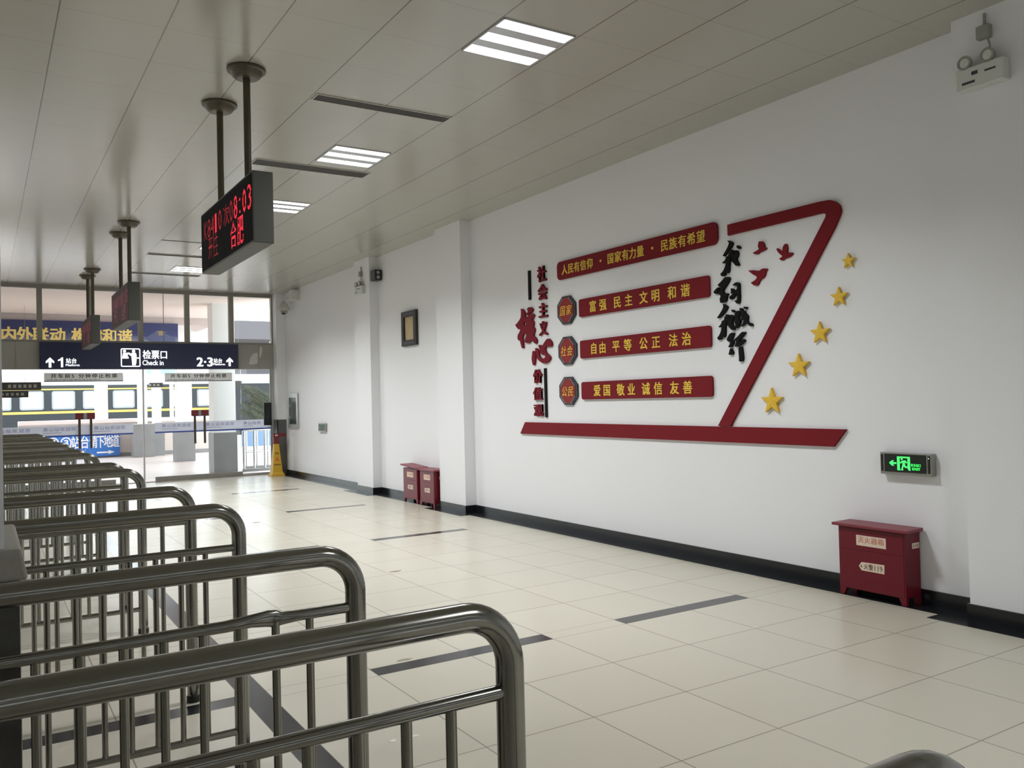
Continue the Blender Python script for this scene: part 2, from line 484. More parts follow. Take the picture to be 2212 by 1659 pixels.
# floor: every tile is a face with its own UV and tone
def cells(cuts0, p, n_up, n_dn):
    return cuts0
def tile_sheet(name, xs, ys, z, dark, mats, flip=False):
    me = bpy.data.meshes.new(name)
    nx, ny = len(xs), len(ys)
    v = [(x, y, z) for y in ys for x in xs]
    f = []; mi = []
    for j in range(ny - 1):
        for i in range(nx - 1):
            a = j * nx + i
            q = (a, a + 1, a + nx + 1, a + nx)
            f.append(q[::-1] if flip else q)
            mi.append(1 if dark(0.5 * (xs[i] + xs[i + 1]), 0.5 * (ys[j] + ys[j + 1])) else 0)
    me.from_pydata(v, [], f)
    for m in mats: me.materials.append(m)
    me.polygons.foreach_set('material_index', mi)
    uv = me.uv_layers.new(name='tile')
    order = [(0, 0), (1, 0), (1, 1), (0, 1)]
    if flip: order = order[::-1]
    uv.data.foreach_set('uv', [c for _ in f for q in order for c in q])
    at = me.attributes.new('tone', 'FLOAT', 'FACE')
    at.data.foreach_set('value', [random.random() for _ in f])
    o = bpy.data.objects.new(name, me); COL.objects.link(o)
    return o

P = 0.604
xs = [1.285 + P * k for k in range(8)] + [WX + 0.2]
xs = [1.15 - P * k for k in range(18)][::-1] + xs
ROWS = [4.50, 8.863, 12.018, 15.173]
ys = []
for k, r0 in enumerate(ROWS):
    r1 = r0 + 0.135
    ys += [r0, r1]
    nxt = ROWS[k + 1] if k + 1 < len(ROWS) else FY + 0.3
    n = int(round((nxt - r1) / P - 0.001))
    ys += [r1 + P * i for i in range(1, n)] if k + 1 < len(ROWS) else [r1 + P * i for i in range(1, n + 1) if r1 + P * i < FY]
ys = [ROWS[0] - P * k for k in range(1, 18)][::-1] + ys + [FY + 0.15]
ys = sorted(ys)
DASH = [(-0.07, 1.15), (1.89, 3.10), (3.70, 4.92), (-3.6, -2.4), (-1.8, -0.65)]
def is_dark(x, y):
    if 1.15 < x < 1.285: return True
    for r in ROWS:
        if r < y < r + 0.135: return any(a < x < b for a, b in DASH)
    return False
structure(tile_sheet('floor', xs, ys, 0.0, is_dark, [M['floor'], M['inlay']]), 'cream polished floor tiles with dark granite inlay strips')

cx = [1.045 + 0.617 * k for k in range(-17, 9)]
cx = [x for x in cx if x < WX + 0.2] + [WX + 0.25]
cy = [5.215 + 0.6145 * k for k in range(-18, 23)]
cy = [y for y in cy if y < FY] + [FY + 0.02]
structure(tile_sheet('ceiling', cx, cy, CZ, lambda x, y: False, [M['ceiling']], flip=True), 'square metal ceiling panels')

# chipped and stained spots on the tiles
fl = bpy.data.objects['floor']
def blotch(x, y, a, b, m, seed):
    rg = random.Random(seed); n = 14
    MB().poly([(x + a * cos(2 * pi * i / n) * rg.uniform(0.6, 1.1), y + b * sin(2 * pi * i / n) * rg.uniform(0.6, 1.1)) for i in range(n)], lambda u, v, d: (u, v, d), 0.0, 0.0012).build('stain', m, fl)
M['stain'] = mat('floor_stain', (132, 124, 104), 0.5, vary=0.2, scale=30)
M['residue'] = mat('glue_residue', (206, 204, 190), 0.4, vary=0.2, scale=60)
for i, (x, y, a, b) in enumerate(((2.37, 5.29, 0.09, 0.03), (3.19, 7.15, 0.07, 0.03), (2.13, 4.68, 0.05, 0.022), (2.63, 2.06, 0.03, 0.02), (3.05, 11.3, 0.06, 0.04))):
    blotch(x, y, a, b, M['stain'], i)
for i, (x, y) in enumerate(((1.575, 3.60), (1.625, 3.60), (1.68, 3.595))): blotch(x, y, 0.022, 0.016, M['residue'], 20 + i)

# walls behind the camera and on the unseen left side of the hall
structure(MB().box(-9.4, 6.05, -6.2, -6.0, 0, CZ).build('wall_back', M['wall']))
structure(MB().box(-9.6, -9.4, -6.2, FY + 0.1, 0, CZ).build('wall_left', M['wall']))

# pier closing the far right corner, with its grey dado
structure(MB().box(5.555, 5.5705, 18.685, FY + 0.02, 0, 1.22).box(5.555, WX + 0.01, 18.685, 18.701, 0, 1.22).build('trim_2', M['dado']), 'grey dado on the corner pier')

# square column on the left edge, granite-clad foot
col = structure(MB().box(-0.56, 0.045, 2.63, 3.16, 1.10, CZ).build('column', M['wall']), 'white square column with granite foot')
structure(MB().box(-0.60, 0.078, 2.60, 3.19, 0, 1.105).build('column_foot', M['granite'], col))
cap = MB()
cap.hexa([(-0.625, 2.575, 1.105), (0.098, 2.575, 1.105), (0.098, 3.215, 1.105), (-0.625, 3.215, 1.105),
          (-0.60, 2.60, 1.185), (0.084, 2.60, 1.185), (0.084, 3.19, 1.185), (-0.60, 3.19, 1.185)])
structure(cap.build('column_cap', M['granite_cap'], col, bevel=0.008))

# ------------------------------------------------------------------ glass front
ZH0, ZH1 = 2.36, 2.905
hd = structure(MB().box(-9.4, 5.66, FY - 0.06, FY + 0.10, ZH0, ZH1).build('trim_3', M['clad']), 'grey metal header over the ticket gate')
structure(MB().box(0.545, 0.56, FY - 0.064, FY - 0.058, ZH0, ZH1).box(5.24, 5.252, FY - 0.064, FY - 0.058, ZH0, ZH1).build('joint', M['alu'], hd))
sc_ = MB()
sc_.poly([(5.02, 2.47), (5.06, 2.62), (5.12, 2.70), (5.19, 2.73), (5.22, 2.70), (5.21, 2.49), (5.12, 2.46)], on_far(FY - 0.06), -0.002, 0.002)
sc_.poly([(5.255, 2.60), (5.30, 2.66), (5.325, 2.78), (5.31, 2.86), (5.27, 2.85), (5.25, 2.72)], on_far(FY - 0.06), -0.002, 0.002)
structure(sc_.build('scraped_patch', M['clad_scrape'], hd))

w1 = structure(MB().box(-9.4, 5.66, FY - 0.04, FY + 0.06, CZ - 0.075, CZ).box(-9.4, 5.66, FY - 0.04, FY + 0.06, ZH1, ZH1 + 0.04).build('window_1', M['alu']), 'clerestory window band over the header')
for x in [5.585 - 0.923 * k for k in range(0, 16)]:
    structure(MB().box(x - 0.048, x + 0.048, FY - 0.045, FY + 0.065, ZH1, CZ - 0.07).build('mullion', M['alu'], w1))
structure(MB().box(-9.4, 5.58, FY + 0.008, FY + 0.014, ZH1, CZ - 0.05).build('pane', M['glass'], w1))
for x in (2.36, 3.27):
    structure(MB().box(x - 0.006, x + 0.006, FY + 0.02, FY + 0.028, ZH1, CZ - 0.05).build('glazing_joint', M['alu'], w1))

d1 = structure(MB().box(5.575, 5.665, FY - 0.05, FY + 0.08, 0, ZH0).box(5.50, 5.575, FY - 0.01, FY + 0.05, 0, ZH0).build('door_1', M['alu']), 'frameless glass door front')
for xa, xb in ((-9.3, -1.9), (-1.9, 0.2), (0.2, 1.746), (1.754, 2.83), (2.862, 3.946), (3.954, 4.85), (4.86, 5.50)):
    structure(MB().box(xa, xb, FY + 0.006, FY + 0.016, 0.06, ZH0).build('glass_leaf', M['glass'], d1))
structure(MB().box(2.832, 2.862, FY - 0.008, FY + 0.03, 0.02, ZH0).build('glass_edge', M['alu_light'], d1))
structure(MB().box(3.06, 4.86, FY - 0.02, FY + 0.04, 0.0, 0.10).box(0.2, 2.3, FY - 0.02, FY + 0.04, 0.0, 0.10).build('bottom_rail', M['alu'], d1))
structure(MB().box(4.86, 5.57, FY - 0.015, FY + 0.035, 0.0, 0.05).build('bottom_rail', M['alu_light'], d1))
structure(MB().box(-9.3, 5.57, FY - 0.10, FY + 0.12, -0.002, 0.012).build('threshold', M['alu'], d1))
structure(MB().box(5.515, 5.57, FY - 0.03, FY - 0.008, 0.9, ZH0).build('stile', M['alu_light'], d1))

# ------------------------------------------------------------------ queue railings
RX, RZ, RB = 0.925, 1.11, 0.11
RAIL_Y = [0.56, 1.507, 2.366, 3.70, 4.70, 6.32, 7.15, 8.93, 9.85, 11.40, 12.30, 14.0, 14.9, 16.5, 17.3]
X0 = -1.45
def arc(cx_, cz_, a0, a1, n=10):
    return [(cx_ + RB * cos(a0 + (a1 - a0) * i / n), cz_ + RB * sin(a0 + (a1 - a0) * i / n)) for i in range(n + 1)]
def railing(y, label, kinked=False, plain=False):
    t = thing('queue_railing', (RX, y, 0), label, 'railing', 'steel queue railings')
    path = [(RX, y, 0.012), (RX, y, 0.5)] + [(a, y, b) for a, b in arc(RX - RB, RZ - RB, 0, pi / 2)] + [(0.2, y, RZ)]
    path += [(a, y, b) for a, b in arc(X0 + RB, RZ - RB, pi / 2, pi)] + [(X0, y, 0.5), (X0, y, 0.012)]
    MB().tube(path, 0.030, 28).build('handrail', M['steel'], t, smooth=True)
    if kinked:      # a knock has bent the middle rail near its end
        mp = [(X0, y, 0.95), (0.3, y, 0.95), (0.55, y, 0.952), (0.62, y, 0.956), (0.665, y, 0.956), (0.688, y, 0.953), (0.705, y, 0.951), (0.75, y, 0.952), (RX, y, 0.952)]
        rr = [0.0155, 0.0155, 0.0160, (0.015, 0.018), (0.011, 0.023), (0.009, 0.025), (0.012, 0.019), 0.0158, 0.0155]
        MB().tube(mp, rr, 20).build('middle_rail', M['steel'], t, smooth=True)
    else:
        MB().tube([(X0, y, 0.945), (RX, y, 0.945)], 0.0155, 20).build('middle_rail', M['steel'], t, smooth=True)
    MB().tube([(X0, y, 0.165), (RX, y, 0.165)], 0.0155, 20).build('bottom_rail', M['steel'], t, smooth=True)
    for k in range(22):
        x = 0.785 - 0.0975 * k
        if x < X0 + 0.06: break
        MB().tube([(x, y, 0.165), (x, y, 0.945)], 0.0115, 14).build('baluster', M['steel'], t, smooth=True)
    for x in (RX, X0):
        MB().lathe([(0.034, 0.0), (0.034, 0.03), (0.031, 0.035)], (x, y, 0.0), 24).build('foot', M['rubber'], t, smooth=True)
    return t
r_proto = railing(RAIL_Y[1], 'nearest full steel queue railing, crossing the bottom of the view')
railing(RAIL_Y[2], 'second steel queue railing, with a kinked and dented middle rail', kinked=True)
RAIL_LABEL = ['steel railing end with only its rounded bend showing at the bottom right', None, None]
ORD = ['third', 'fourth', 'fifth', 'sixth', 'seventh', 'eighth', 'ninth', 'tenth', 'eleventh', 'twelfth', 'thirteenth', 'fourteenth']
EXTRA = {3: ', first one behind the white column', 13: ', last but one before the glass doors', 14: ', last one before the glass doors'}
dup(r_proto, (0.99, 0.575, 0), RAIL_LABEL[0])
for i, y in enumerate(RAIL_Y):
    if i >= 3:
        dup(r_proto, (RX, y, 0), ORD[i - 3] + ' steel queue railing counted from the nearest one' + EXTRA.get(i, ''))

# ------------------------------------------------------------------ ceiling fittings
def ceiling_light(x, y, label):
    t = thing('ceiling_light', (x, y, CZ), label, 'ceiling light', 'recessed fluorescent ceiling lights')
    h = 0.29
    fr = MB()
    for a, b, c, d in ((-h, h, -h, -h + 0.012), (-h, h, h - 0.012, h), (-h, -h + 0.012, -h, h), (h - 0.012, h, -h, h)):
        fr.box(x + a, x + b, y + c, y + d, CZ - 0.008, CZ + 0.002)
    fr.build('frame', M['louvre'], t)
    lv = MB()
    for k in (-1, 1):
        lv.box(x - h + 0.012, x + h - 0.012, y + k * 0.111 - 0.05, y + k * 0.111 + 0.05, CZ - 0.006, CZ - 0.001)
    lv.build('louvre', M['louvre'], t)
    for k in (-1, 0, 1):
        MB().box(x - h + 0.016, x + h - 0.016, y + k * 0.222 - 0.056, y + k * 0.222 + 0.056, CZ - 0.005, CZ - 0.001).build('tube_strip', M['strip'], t)
        ld = bpy.data.lights.new('strip_light', 'AREA'); ld.shape = 'RECTANGLE'; ld.size = 2 * h - 0.032; ld.size_y = 0.112
        ld.energy = LAMP_W; ld.color = (0.96, 0.98, 1.0); ld.spread = radians(136)
        lo = bpy.data.objects.new('strip_light', ld); COL.objects.link(lo); lo.parent = t; lo.location = (0, k * 0.222, -0.0065)
    return t
LX = 3.197
p0 = ceiling_light(LX, 4.90, 'three-strip ceiling light nearest the camera, largest and brightest')
for y, l in ((8.0, 'second three-strip ceiling light, between the two wide air vents'),
             (10.42, 'three-strip ceiling light partly hidden behind the large hanging LED board'),
             (13.5, 'three-strip ceiling light almost wholly hidden behind the hanging LED board'),
             (15.95, 'three-strip ceiling light furthest away, just before the glass front')):
    dup(p0, (LX, y, CZ), l)
dup(p0, (LX, -0.6, CZ), 'added unseen ceiling light behind the camera')  # extra fixture out of view, added to brighten the hall
# row added over the unseen left half of the hall to light the room
for y in (4.9, 10.4, 15.9):
    dup(p0, (-3.6, y, CZ), 'added unseen ceiling light over the left half of the hall')

def ceiling_vent(x0, x1, y0, y1, label, slot=None):
    t = thing('ceiling_vent', ((x0 + x1) / 2, (y0 + y1) / 2, CZ), label, 'air vent', 'slotted ceiling air vents')
    MB().box(x0, x1, y0, y1, CZ - 0.003, CZ - 0.001).build('grille', M['vent'], t)
    fr = MB()
    for a, b, c, d in ((x0 - 0.012, x1 + 0.012, y0 - 0.012, y0), (x0 - 0.012, x1 + 0.012, y1, y1 + 0.012), (x0 - 0.012, x0, y0, y1), (x1, x1 + 0.012, y0, y1)):
        fr.box(a, b, c, d, CZ - 0.007, CZ - 0.0005)
    fr.build('frame', M['vent_frame'], t)
    sl = MB()
    n = int((x1 - x0) / 0.024)
    for k in range(n):
        xx = x0 + 0.012 + k * 0.024
        sl.hexa([(xx - 0.004, y0, CZ - 0.006), (xx - 0.002, y0, CZ - 0.006), (xx - 0.002, y1, CZ - 0.006), (xx - 0.004, y1, CZ - 0.006),
                 (xx, y0, CZ - 0.002), (xx + 0.002, y0, CZ - 0.002), (xx + 0.002, y1, CZ - 0.002), (xx, y1, CZ - 0.002)])
    sl.build('slats', M['vent_slat'], t)
    return t
ceiling_vent(2.31, 3.51, 6.495, 6.625, 'nearest dark slotted air vent in the ceiling')
ceiling_vent(2.37, 3.58, 8.50, 8.70, 'dark slotted air vent touching the top of the hanging LED board')
ceiling_vent(2.29, 3.50, 14.49, 14.62, 'thin dark air vent left of the hanging LED board')
ceiling_vent(2.33, 3.52, 16.63, 16.78, 'dark air vent furthest away, just below the last ceiling light')
structure(MB().box(2.28, 3.5, 13.285, 13.315, CZ - 0.004, CZ).build('trim_4', M['vent']))

# ------------------------------------------------------------------ hanging LED boards
LXF, LXB = 1.606, 1.752
def led_board(y0, label, bright='led_red', dim='led_dim', face='led_face'):
    y1 = y0 + 1.62; z0, z1 = 2.685, 3.19; xc = 1.68
    t = thing('led_board', (xc, y0, z0), label, 'display board', 'hanging LED departure boards')
    MB().box(LXF, LXB, y0, y1, z0, z1).build('case', M['led_case'], t, bevel=0.006)
    MB().box(LXF - 0.003, LXF + 0.01, y0 + 0.016, y1 - 0.016, z0 + 0.016, z1 - 0.016).build('screen', M[face], t)
    pl = on_right(LXF - 0.003)
    o = y0 - 5.88
    b = MB(); d = MB()
    def F(mb, s, a0, a1, c0, c1, nx=8): dots(mb, s, o + a0, o + a1, c0, c1, nx, 16, pl, 0.0, 0.001)
    def H(mb, s, ca, cb, w, h): dots(mb, s, o + ca + w / 2, o + ca - w / 2, cb - h / 2, cb + h / 2, 18, 18, pl, 0.0, 0.001, True)
    F(d, 'K', 7.375, 7.27, 2.945, 3.095); F(d, '8', 7.245, 7.145, 2.945, 3.097); F(d, '4', 7.125, 7.02, 2.945, 3.097)
    F(b, '1', 6.985, 6.93, 2.945, 3.097, 3); F(d, '0', 6.87, 6.765, 2.94, 3.10)
    H(d, '次', 6.615, 3.02, 0.19, 0.17)
    F(d, '0', 6.51, 6.42, 2.94, 3.10); F(b, '8', 6.385, 6.285, 2.935, 3.105)
    F(b, '.', 6.225, 6.195, 2.95, 2.975, 2); F(b, '.', 6.225, 6.195, 3.04, 3.065, 2)
    F(b, '0', 6.135, 6.04, 2.935, 3.10); F(b, '3', 6.0, 5.905, 2.93, 3.105)
    H(d, '开', 7.155, 2.862, 0.15, 0.19); H(d, '往', 6.98, 2.852, 0.18, 0.20)
    H(b, '合', 6.41, 2.832, 0.18, 0.20); H(b, '肥', 6.21, 2.834, 0.18, 0.215)
    b.build('bright_characters', M[bright], t); d.build('dim_characters', M[dim], t)
    for yy in (y0 + 0.38, y0 + 1.21):
        p = MB().tube([(xc, yy, z1 - 0.01), (xc, yy, CZ - 0.05)], 0.026, 20).build('pole', M['pole'], t, smooth=True)
        MB().lathe([(0.06, -0.075), (0.085, -0.072), (0.105, -0.055), (0.118, -0.028), (0.138, -0.022), (0.140, -0.008), (0.135, 0.0)], (xc, yy, CZ), 32).build('ceiling_rose', M['disc'], p, smooth=True)
    return t
led_board(5.88, 'large red-lit LED board hanging nearest the camera')
led_board(11.80, 'middle hanging LED board seen end-on, in front of the window mullion', 'led_far', 'led_far', 'led_face_glare')
led_board(16.20, 'furthest hanging LED board, just in front of the navy gate sign', 'led_far', 'led_far', 'led_face_glare')

# ------------------------------------------------------------------ raised slogan display on the right wall
# outlines of the hand-written characters and the birds on the wall: (y,z) in metres
BRUSH = {
 'wo1': [[(5.396,2.941),(5.373,2.938),(5.333,2.912),(5.334,2.898),(5.358,2.869),(5.394,2.84),(5.43,2.811),(5.44,2.803),(5.459,2.811),(5.434,2.838),(5.404,2.87),(5.383,2.901),(5.376,2.918),(5.39,2.932)],[(5.286,2.879),(5.271,2.878),(5.254,2.866),(5.246,2.852),(5.251,2.843),(5.269,2.845),(5.285,2.857),(5.29,2.868)],[(5.383,2.832),(5.364,2.833),(5.362,2.848),(5.348,2.852),(5.338,2.846),(5.332,2.824),(5.321,2.8),(5.313,2.823),(5.314,2.84),(5.297,2.839),(5.278,2.826),(5.27,2.807),(5.277,2.783),(5.297,2.762),(5.282,2.732),(5.266,2.702),(5.269,2.693),(5.308,2.7),(5.324,2.72),(5.341,2.739),(5.36,2.746),(5.351,2.756),(5.349,2.768),(5.357,2.795),(5.367,2.784),(5.368,2.767),(5.377,2.751),(5.382,2.7),(5.385,2.668),(5.396,2.646),(5.418,2.649),(5.428,2.651),(5.445,2.629),(5.469,2.626),(5.489,2.637),(5.491,2.653),(5.464,2.669),(5.443,2.692),(5.424,2.728),(5.42,2.747),(5.45,2.742),(5.468,2.745),(5.461,2.753),(5.431,2.768),(5.422,2.782),(5.42,2.799),(5.395,2.797),(5.383,2.817)]],
 'xue': [[(5.431,2.616),(5.395,2.612),(5.38,2.598),(5.386,2.579),(5.413,2.549),(5.444,2.518),(5.471,2.499),(5.456,2.481),(5.454,2.464),(5.431,2.468),(5.408,2.464),(5.409,2.453),(5.427,2.432),(5.424,2.413),(5.434,2.395),(5.457,2.387),(5.486,2.385),(5.509,2.39),(5.503,2.403),(5.513,2.419),(5.496,2.444),(5.501,2.458),(5.519,2.462),(5.523,2.48),(5.507,2.501),(5.488,2.526),(5.508,2.532),(5.53,2.555),(5.52,2.562),(5.488,2.578),(5.462,2.599)],[(5.534,2.533),(5.515,2.531),(5.523,2.499),(5.539,2.478),(5.547,2.473),(5.568,2.478),(5.587,2.495),(5.564,2.514)]],
 'xi': [[(5.354,2.528),(5.332,2.542),(5.305,2.552),(5.278,2.546),(5.267,2.53),(5.269,2.459),(5.267,2.402),(5.278,2.355),(5.305,2.358),(5.336,2.391),(5.305,2.388),(5.299,2.415),(5.3,2.459),(5.324,2.432),(5.347,2.412),(5.365,2.403),(5.385,2.406),(5.396,2.429),(5.366,2.442),(5.333,2.467),(5.296,2.487),(5.296,2.522),(5.318,2.521)],[(5.374,2.505),(5.347,2.5),(5.33,2.483),(5.331,2.47),(5.356,2.454),(5.376,2.458),(5.368,2.475)]],
 'wo2': [[(5.476,2.372),(5.455,2.371),(5.416,2.345),(5.419,2.332),(5.454,2.296),(5.499,2.262),(5.531,2.248),(5.552,2.25),(5.526,2.276),(5.484,2.318),(5.465,2.35)],[(5.376,2.311),(5.354,2.31),(5.333,2.293),(5.34,2.282),(5.361,2.285)],[(5.461,2.253),(5.442,2.258),(5.441,2.274),(5.419,2.274),(5.407,2.248),(5.399,2.229),(5.389,2.251),(5.394,2.267),(5.37,2.266),(5.35,2.247),(5.351,2.222),(5.37,2.192),(5.351,2.154),(5.337,2.128),(5.343,2.123),(5.382,2.13),(5.402,2.156),(5.413,2.169),(5.435,2.172),(5.422,2.183),(5.427,2.213),(5.434,2.223),(5.44,2.192),(5.45,2.17),(5.453,2.101),(5.46,2.069),(5.495,2.072),(5.51,2.049),(5.541,2.048),(5.556,2.07),(5.527,2.091),(5.504,2.128),(5.493,2.169),(5.515,2.162),(5.538,2.167),(5.511,2.184),(5.495,2.201),(5.494,2.222),(5.47,2.222),(5.457,2.239)]],
 'jian': [[(5.303,2.295),(5.274,2.292),(5.269,2.273),(5.281,2.252),(5.294,2.226),(5.274,2.213),(5.269,2.192),(5.282,2.164),(5.303,2.139),(5.33,2.139),(5.339,2.151),(5.326,2.17),(5.337,2.189),(5.333,2.214),(5.327,2.229),(5.34,2.242),(5.334,2.266),(5.322,2.285)],[(5.277,2.317),(5.252,2.314),(5.238,2.299),(5.236,2.288),(5.211,2.283),(5.214,2.263),(5.193,2.257),(5.195,2.244),(5.178,2.237),(5.183,2.218),(5.188,2.198),(5.171,2.172),(5.145,2.171),(5.129,2.146),(5.137,2.139),(5.16,2.145),(5.202,2.177),(5.226,2.162),(5.25,2.149),(5.271,2.15),(5.246,2.17),(5.224,2.208),(5.245,2.204),(5.274,2.208),(5.253,2.236),(5.282,2.243),(5.261,2.257),(5.263,2.279),(5.272,2.292)],[(5.235,2.325),(5.197,2.319),(5.188,2.311),(5.195,2.299),(5.215,2.301)]],
 'xing': [[(5.373,2.104),(5.351,2.101),(5.349,2.092),(5.367,2.063),(5.384,2.038),(5.361,2.034),(5.353,2.022),(5.362,2.0),(5.389,1.973),(5.404,1.97),(5.424,1.98),(5.403,1.997),(5.397,2.02),(5.422,2.026),(5.438,2.041),(5.433,2.056),(5.412,2.083),(5.394,2.099)],[(5.402,1.963),(5.386,1.962),(5.368,1.929),(5.368,1.912),(5.379,1.904),(5.414,1.904),(5.42,1.912),(5.41,1.935)],[(5.257,2.101),(5.217,2.098),(5.221,2.083),(5.251,2.06),(5.279,2.036),(5.29,2.014),(5.27,2.018),(5.247,2.035),(5.233,2.035),(5.221,2.022),(5.231,2.01),(5.261,1.991),(5.301,1.975),(5.319,1.972),(5.343,1.974),(5.34,1.987),(5.322,2.022),(5.339,2.027),(5.352,2.039),(5.333,2.047),(5.295,2.071)],[(5.296,1.973),(5.262,1.971),(5.258,1.939),(5.251,1.886),(5.252,1.849),(5.265,1.836),(5.287,1.837),(5.302,1.846),(5.296,1.862),(5.299,1.908),(5.301,1.936)]],
 'he': [[(8.882,2.681),(8.843,2.68),(8.799,2.649),(8.782,2.613),(8.793,2.579),(8.764,2.573),(8.759,2.551),(8.681,2.596),(8.656,2.6),(8.6,2.596),(8.57,2.571),(8.596,2.546),(8.634,2.526),(8.592,2.498),(8.59,2.467),(8.613,2.441),(8.571,2.41),(8.572,2.383),(8.612,2.324),(8.552,2.296),(8.532,2.26),(8.54,2.218),(8.579,2.226),(8.615,2.253),(8.651,2.279),(8.697,2.241),(8.735,2.24),(8.798,2.252),(8.803,2.276),(8.769,2.336),(8.735,2.386),(8.787,2.355),(8.825,2.365),(8.842,2.342),(8.847,2.301),(8.833,2.195),(8.84,2.181),(8.872,2.187),(8.895,2.241),(8.909,2.287),(8.945,2.288),(8.967,2.316),(8.961,2.358),(8.907,2.4),(8.893,2.434),(8.932,2.427),(8.977,2.452),(9.015,2.494),(8.975,2.504),(8.901,2.551),(8.877,2.576),(8.867,2.653)],[(8.728,2.67),(8.69,2.685),(8.64,2.678),(8.601,2.653),(8.605,2.63),(8.655,2.611),(8.706,2.598),(8.738,2.588),(8.757,2.593),(8.75,2.606),(8.711,2.633),(8.732,2.66)]],
 'he_hole': [(8.792,2.52),(8.755,2.488),(8.769,2.472),(8.811,2.464),(8.823,2.484)],
 'xin': [[(8.633,2.139),(8.605,2.136),(8.575,2.131),(8.567,2.063),(8.586,1.992),(8.6,1.962),(8.626,1.961),(8.64,1.981),(8.657,2.044),(8.642,2.087)],[(8.576,2.169),(8.539,2.167),(8.514,2.148),(8.495,2.114),(8.484,2.066),(8.451,2.038),(8.405,2.03),(8.355,2.042),(8.362,2.07),(8.394,2.091),(8.399,2.075),(8.424,2.079),(8.465,2.11),(8.476,2.148),(8.504,2.2),(8.461,2.203),(8.422,2.178),(8.38,2.218),(8.325,2.258),(8.291,2.266),(8.259,2.256),(8.22,2.223),(8.209,2.19),(8.222,2.163),(8.292,2.167),(8.337,2.177),(8.363,2.141),(8.336,2.097),(8.256,2.053),(8.251,2.022),(8.283,1.994),(8.325,1.975),(8.383,1.97),(8.449,1.99),(8.503,2.014),(8.54,2.054),(8.559,2.106)]],
 'birds': [[(5.113,2.783),(5.085,2.791),(5.036,2.804),(5.053,2.831),(5.045,2.854),(5.041,2.874),(5.0,2.868),(4.98,2.843),(4.977,2.808),(4.958,2.808),(4.96,2.793),(4.983,2.786),(5.038,2.775),(5.059,2.762),(5.096,2.772)],[(4.854,2.781),(4.835,2.779),(4.808,2.756),(4.787,2.745),(4.784,2.781),(4.761,2.806),(4.742,2.8),(4.733,2.768),(4.739,2.738),(4.732,2.721),(4.71,2.724),(4.68,2.716),(4.685,2.706),(4.711,2.687),(4.753,2.683),(4.769,2.68),(4.789,2.666),(4.827,2.686),(4.81,2.694),(4.784,2.704),(4.831,2.739)],[(5.175,2.641),(5.15,2.634),(5.102,2.631),(5.044,2.614),(5.016,2.63),(4.988,2.631),(4.948,2.619),(4.973,2.602),(4.977,2.574),(4.998,2.55),(5.036,2.539),(5.065,2.489),(5.1,2.496),(5.148,2.525),(5.116,2.533),(5.081,2.548),(5.069,2.57),(5.107,2.589)]],
}
wall = on_right(WX)
def board(name, pts, m, d0, d1, label, cat, group=None, smooth=0, holes=()):
    o = MB().poly(chaikin(pts, smooth), wall, d0, d1, holes).build(name, m)
    return tag(o, label, cat, group)

board('red_beam', [(8.841, 1.259), (4.218, 1.250), (4.335, 1.110), (8.957, 1.114)], M['red'], 0.0, 0.025,
      'long dark red slanted-end beam under the wall slogan', 'wall decoration')
board('red_pennant_outline', [(5.392, 3.084), (4.39, 3.084), (4.3, 3.077), (4.256, 3.058), (4.232, 3.039), (4.214, 3.018), (4.205, 2.991), (4.203, 2.968), (4.211, 2.943),
      (4.258, 2.860), (5.425, 1.2585), (5.576, 1.2585), (4.362, 2.925), (4.346, 2.947), (4.341, 2.965), (4.348, 2.978), (4.367, 2.985), (4.393, 2.987), (5.392, 2.987)],
      M['red'], 0.002, 0.025, 'dark red bent bar forming a flag outline with a rounded top corner', 'wall decoration')

def round_rect(a0, a1, b0, b1, r, n=6):
    p = []
    for ca, cb, t0 in ((a1 - r, b1 - r, 0), (a0 + r, b1 - r, pi / 2), (a0 + r, b0 + r, pi), (a1 - r, b0 + r, 1.5 * pi)):
        p += [(ca + r * cos(t0 + pi / 2 * i / n), cb + r * sin(t0 + pi / 2 * i / n)) for i in range(n + 1)]
    return p
def slogan_board(a0, a1, b0, b1, r, chars, cw, chh, label):
    o = MB().poly(round_rect(a0, a1, b0, b1, r), wall, 0.008, 0.026).build('slogan_board', M['red'])
    tag(o, label, 'sign board', 'red slogan boards')
    mb = MB()
    for ch, y, z in chars:
        if ch == '·': fit(mb, ch, y + 0.016, y - 0.016, z - 0.016, z + 0.016, wall, 0.026, 0.029, 0, -1)
        else: han(mb, ch, y, z, cw, chh, wall, 0.026, 0.029, 0.022, -1)
    mb.build('lettering', M['letter_gold'], o)
    return o
row = lambda s, ys_, z: [(c, y, z) for c, y in zip(s, ys_)]
slogan_board(5.517, 8.068, 2.931, 3.142, 0.055, row('人民有信仰·国家有力量·民族有希望',
    (7.913, 7.792, 7.674, 7.553, 7.431, 7.241, 7.067, 6.944, 6.82, 6.703, 6.583, 6.4, 6.22, 6.098, 5.972, 5.847, 5.723), 3.038), 0.108, 0.112,
    'topmost red board, longest and most rounded, with gold characters in three phrases')
VY = (7.399, 7.22, 6.973, 6.788, 6.552, 6.372, 6.13, 5.948)
slogan_board(5.635, 7.66, 2.459, 2.66, 0.028, row('富强民主文明和谐', VY, 2.558), 0.122, 0.122, 'red board reading 富强 民主 文明 和谐, second from the top')
slogan_board(5.633, 7.657, 1.990, 2.192, 0.028, row('自由平等公正法治', (7.4, 7.244, 7.013, 6.82, 6.572, 6.383, 6.132, 5.95), 2.09), 0.122, 0.122, 'red board reading 自由 平等 公正 法治, third from the top')
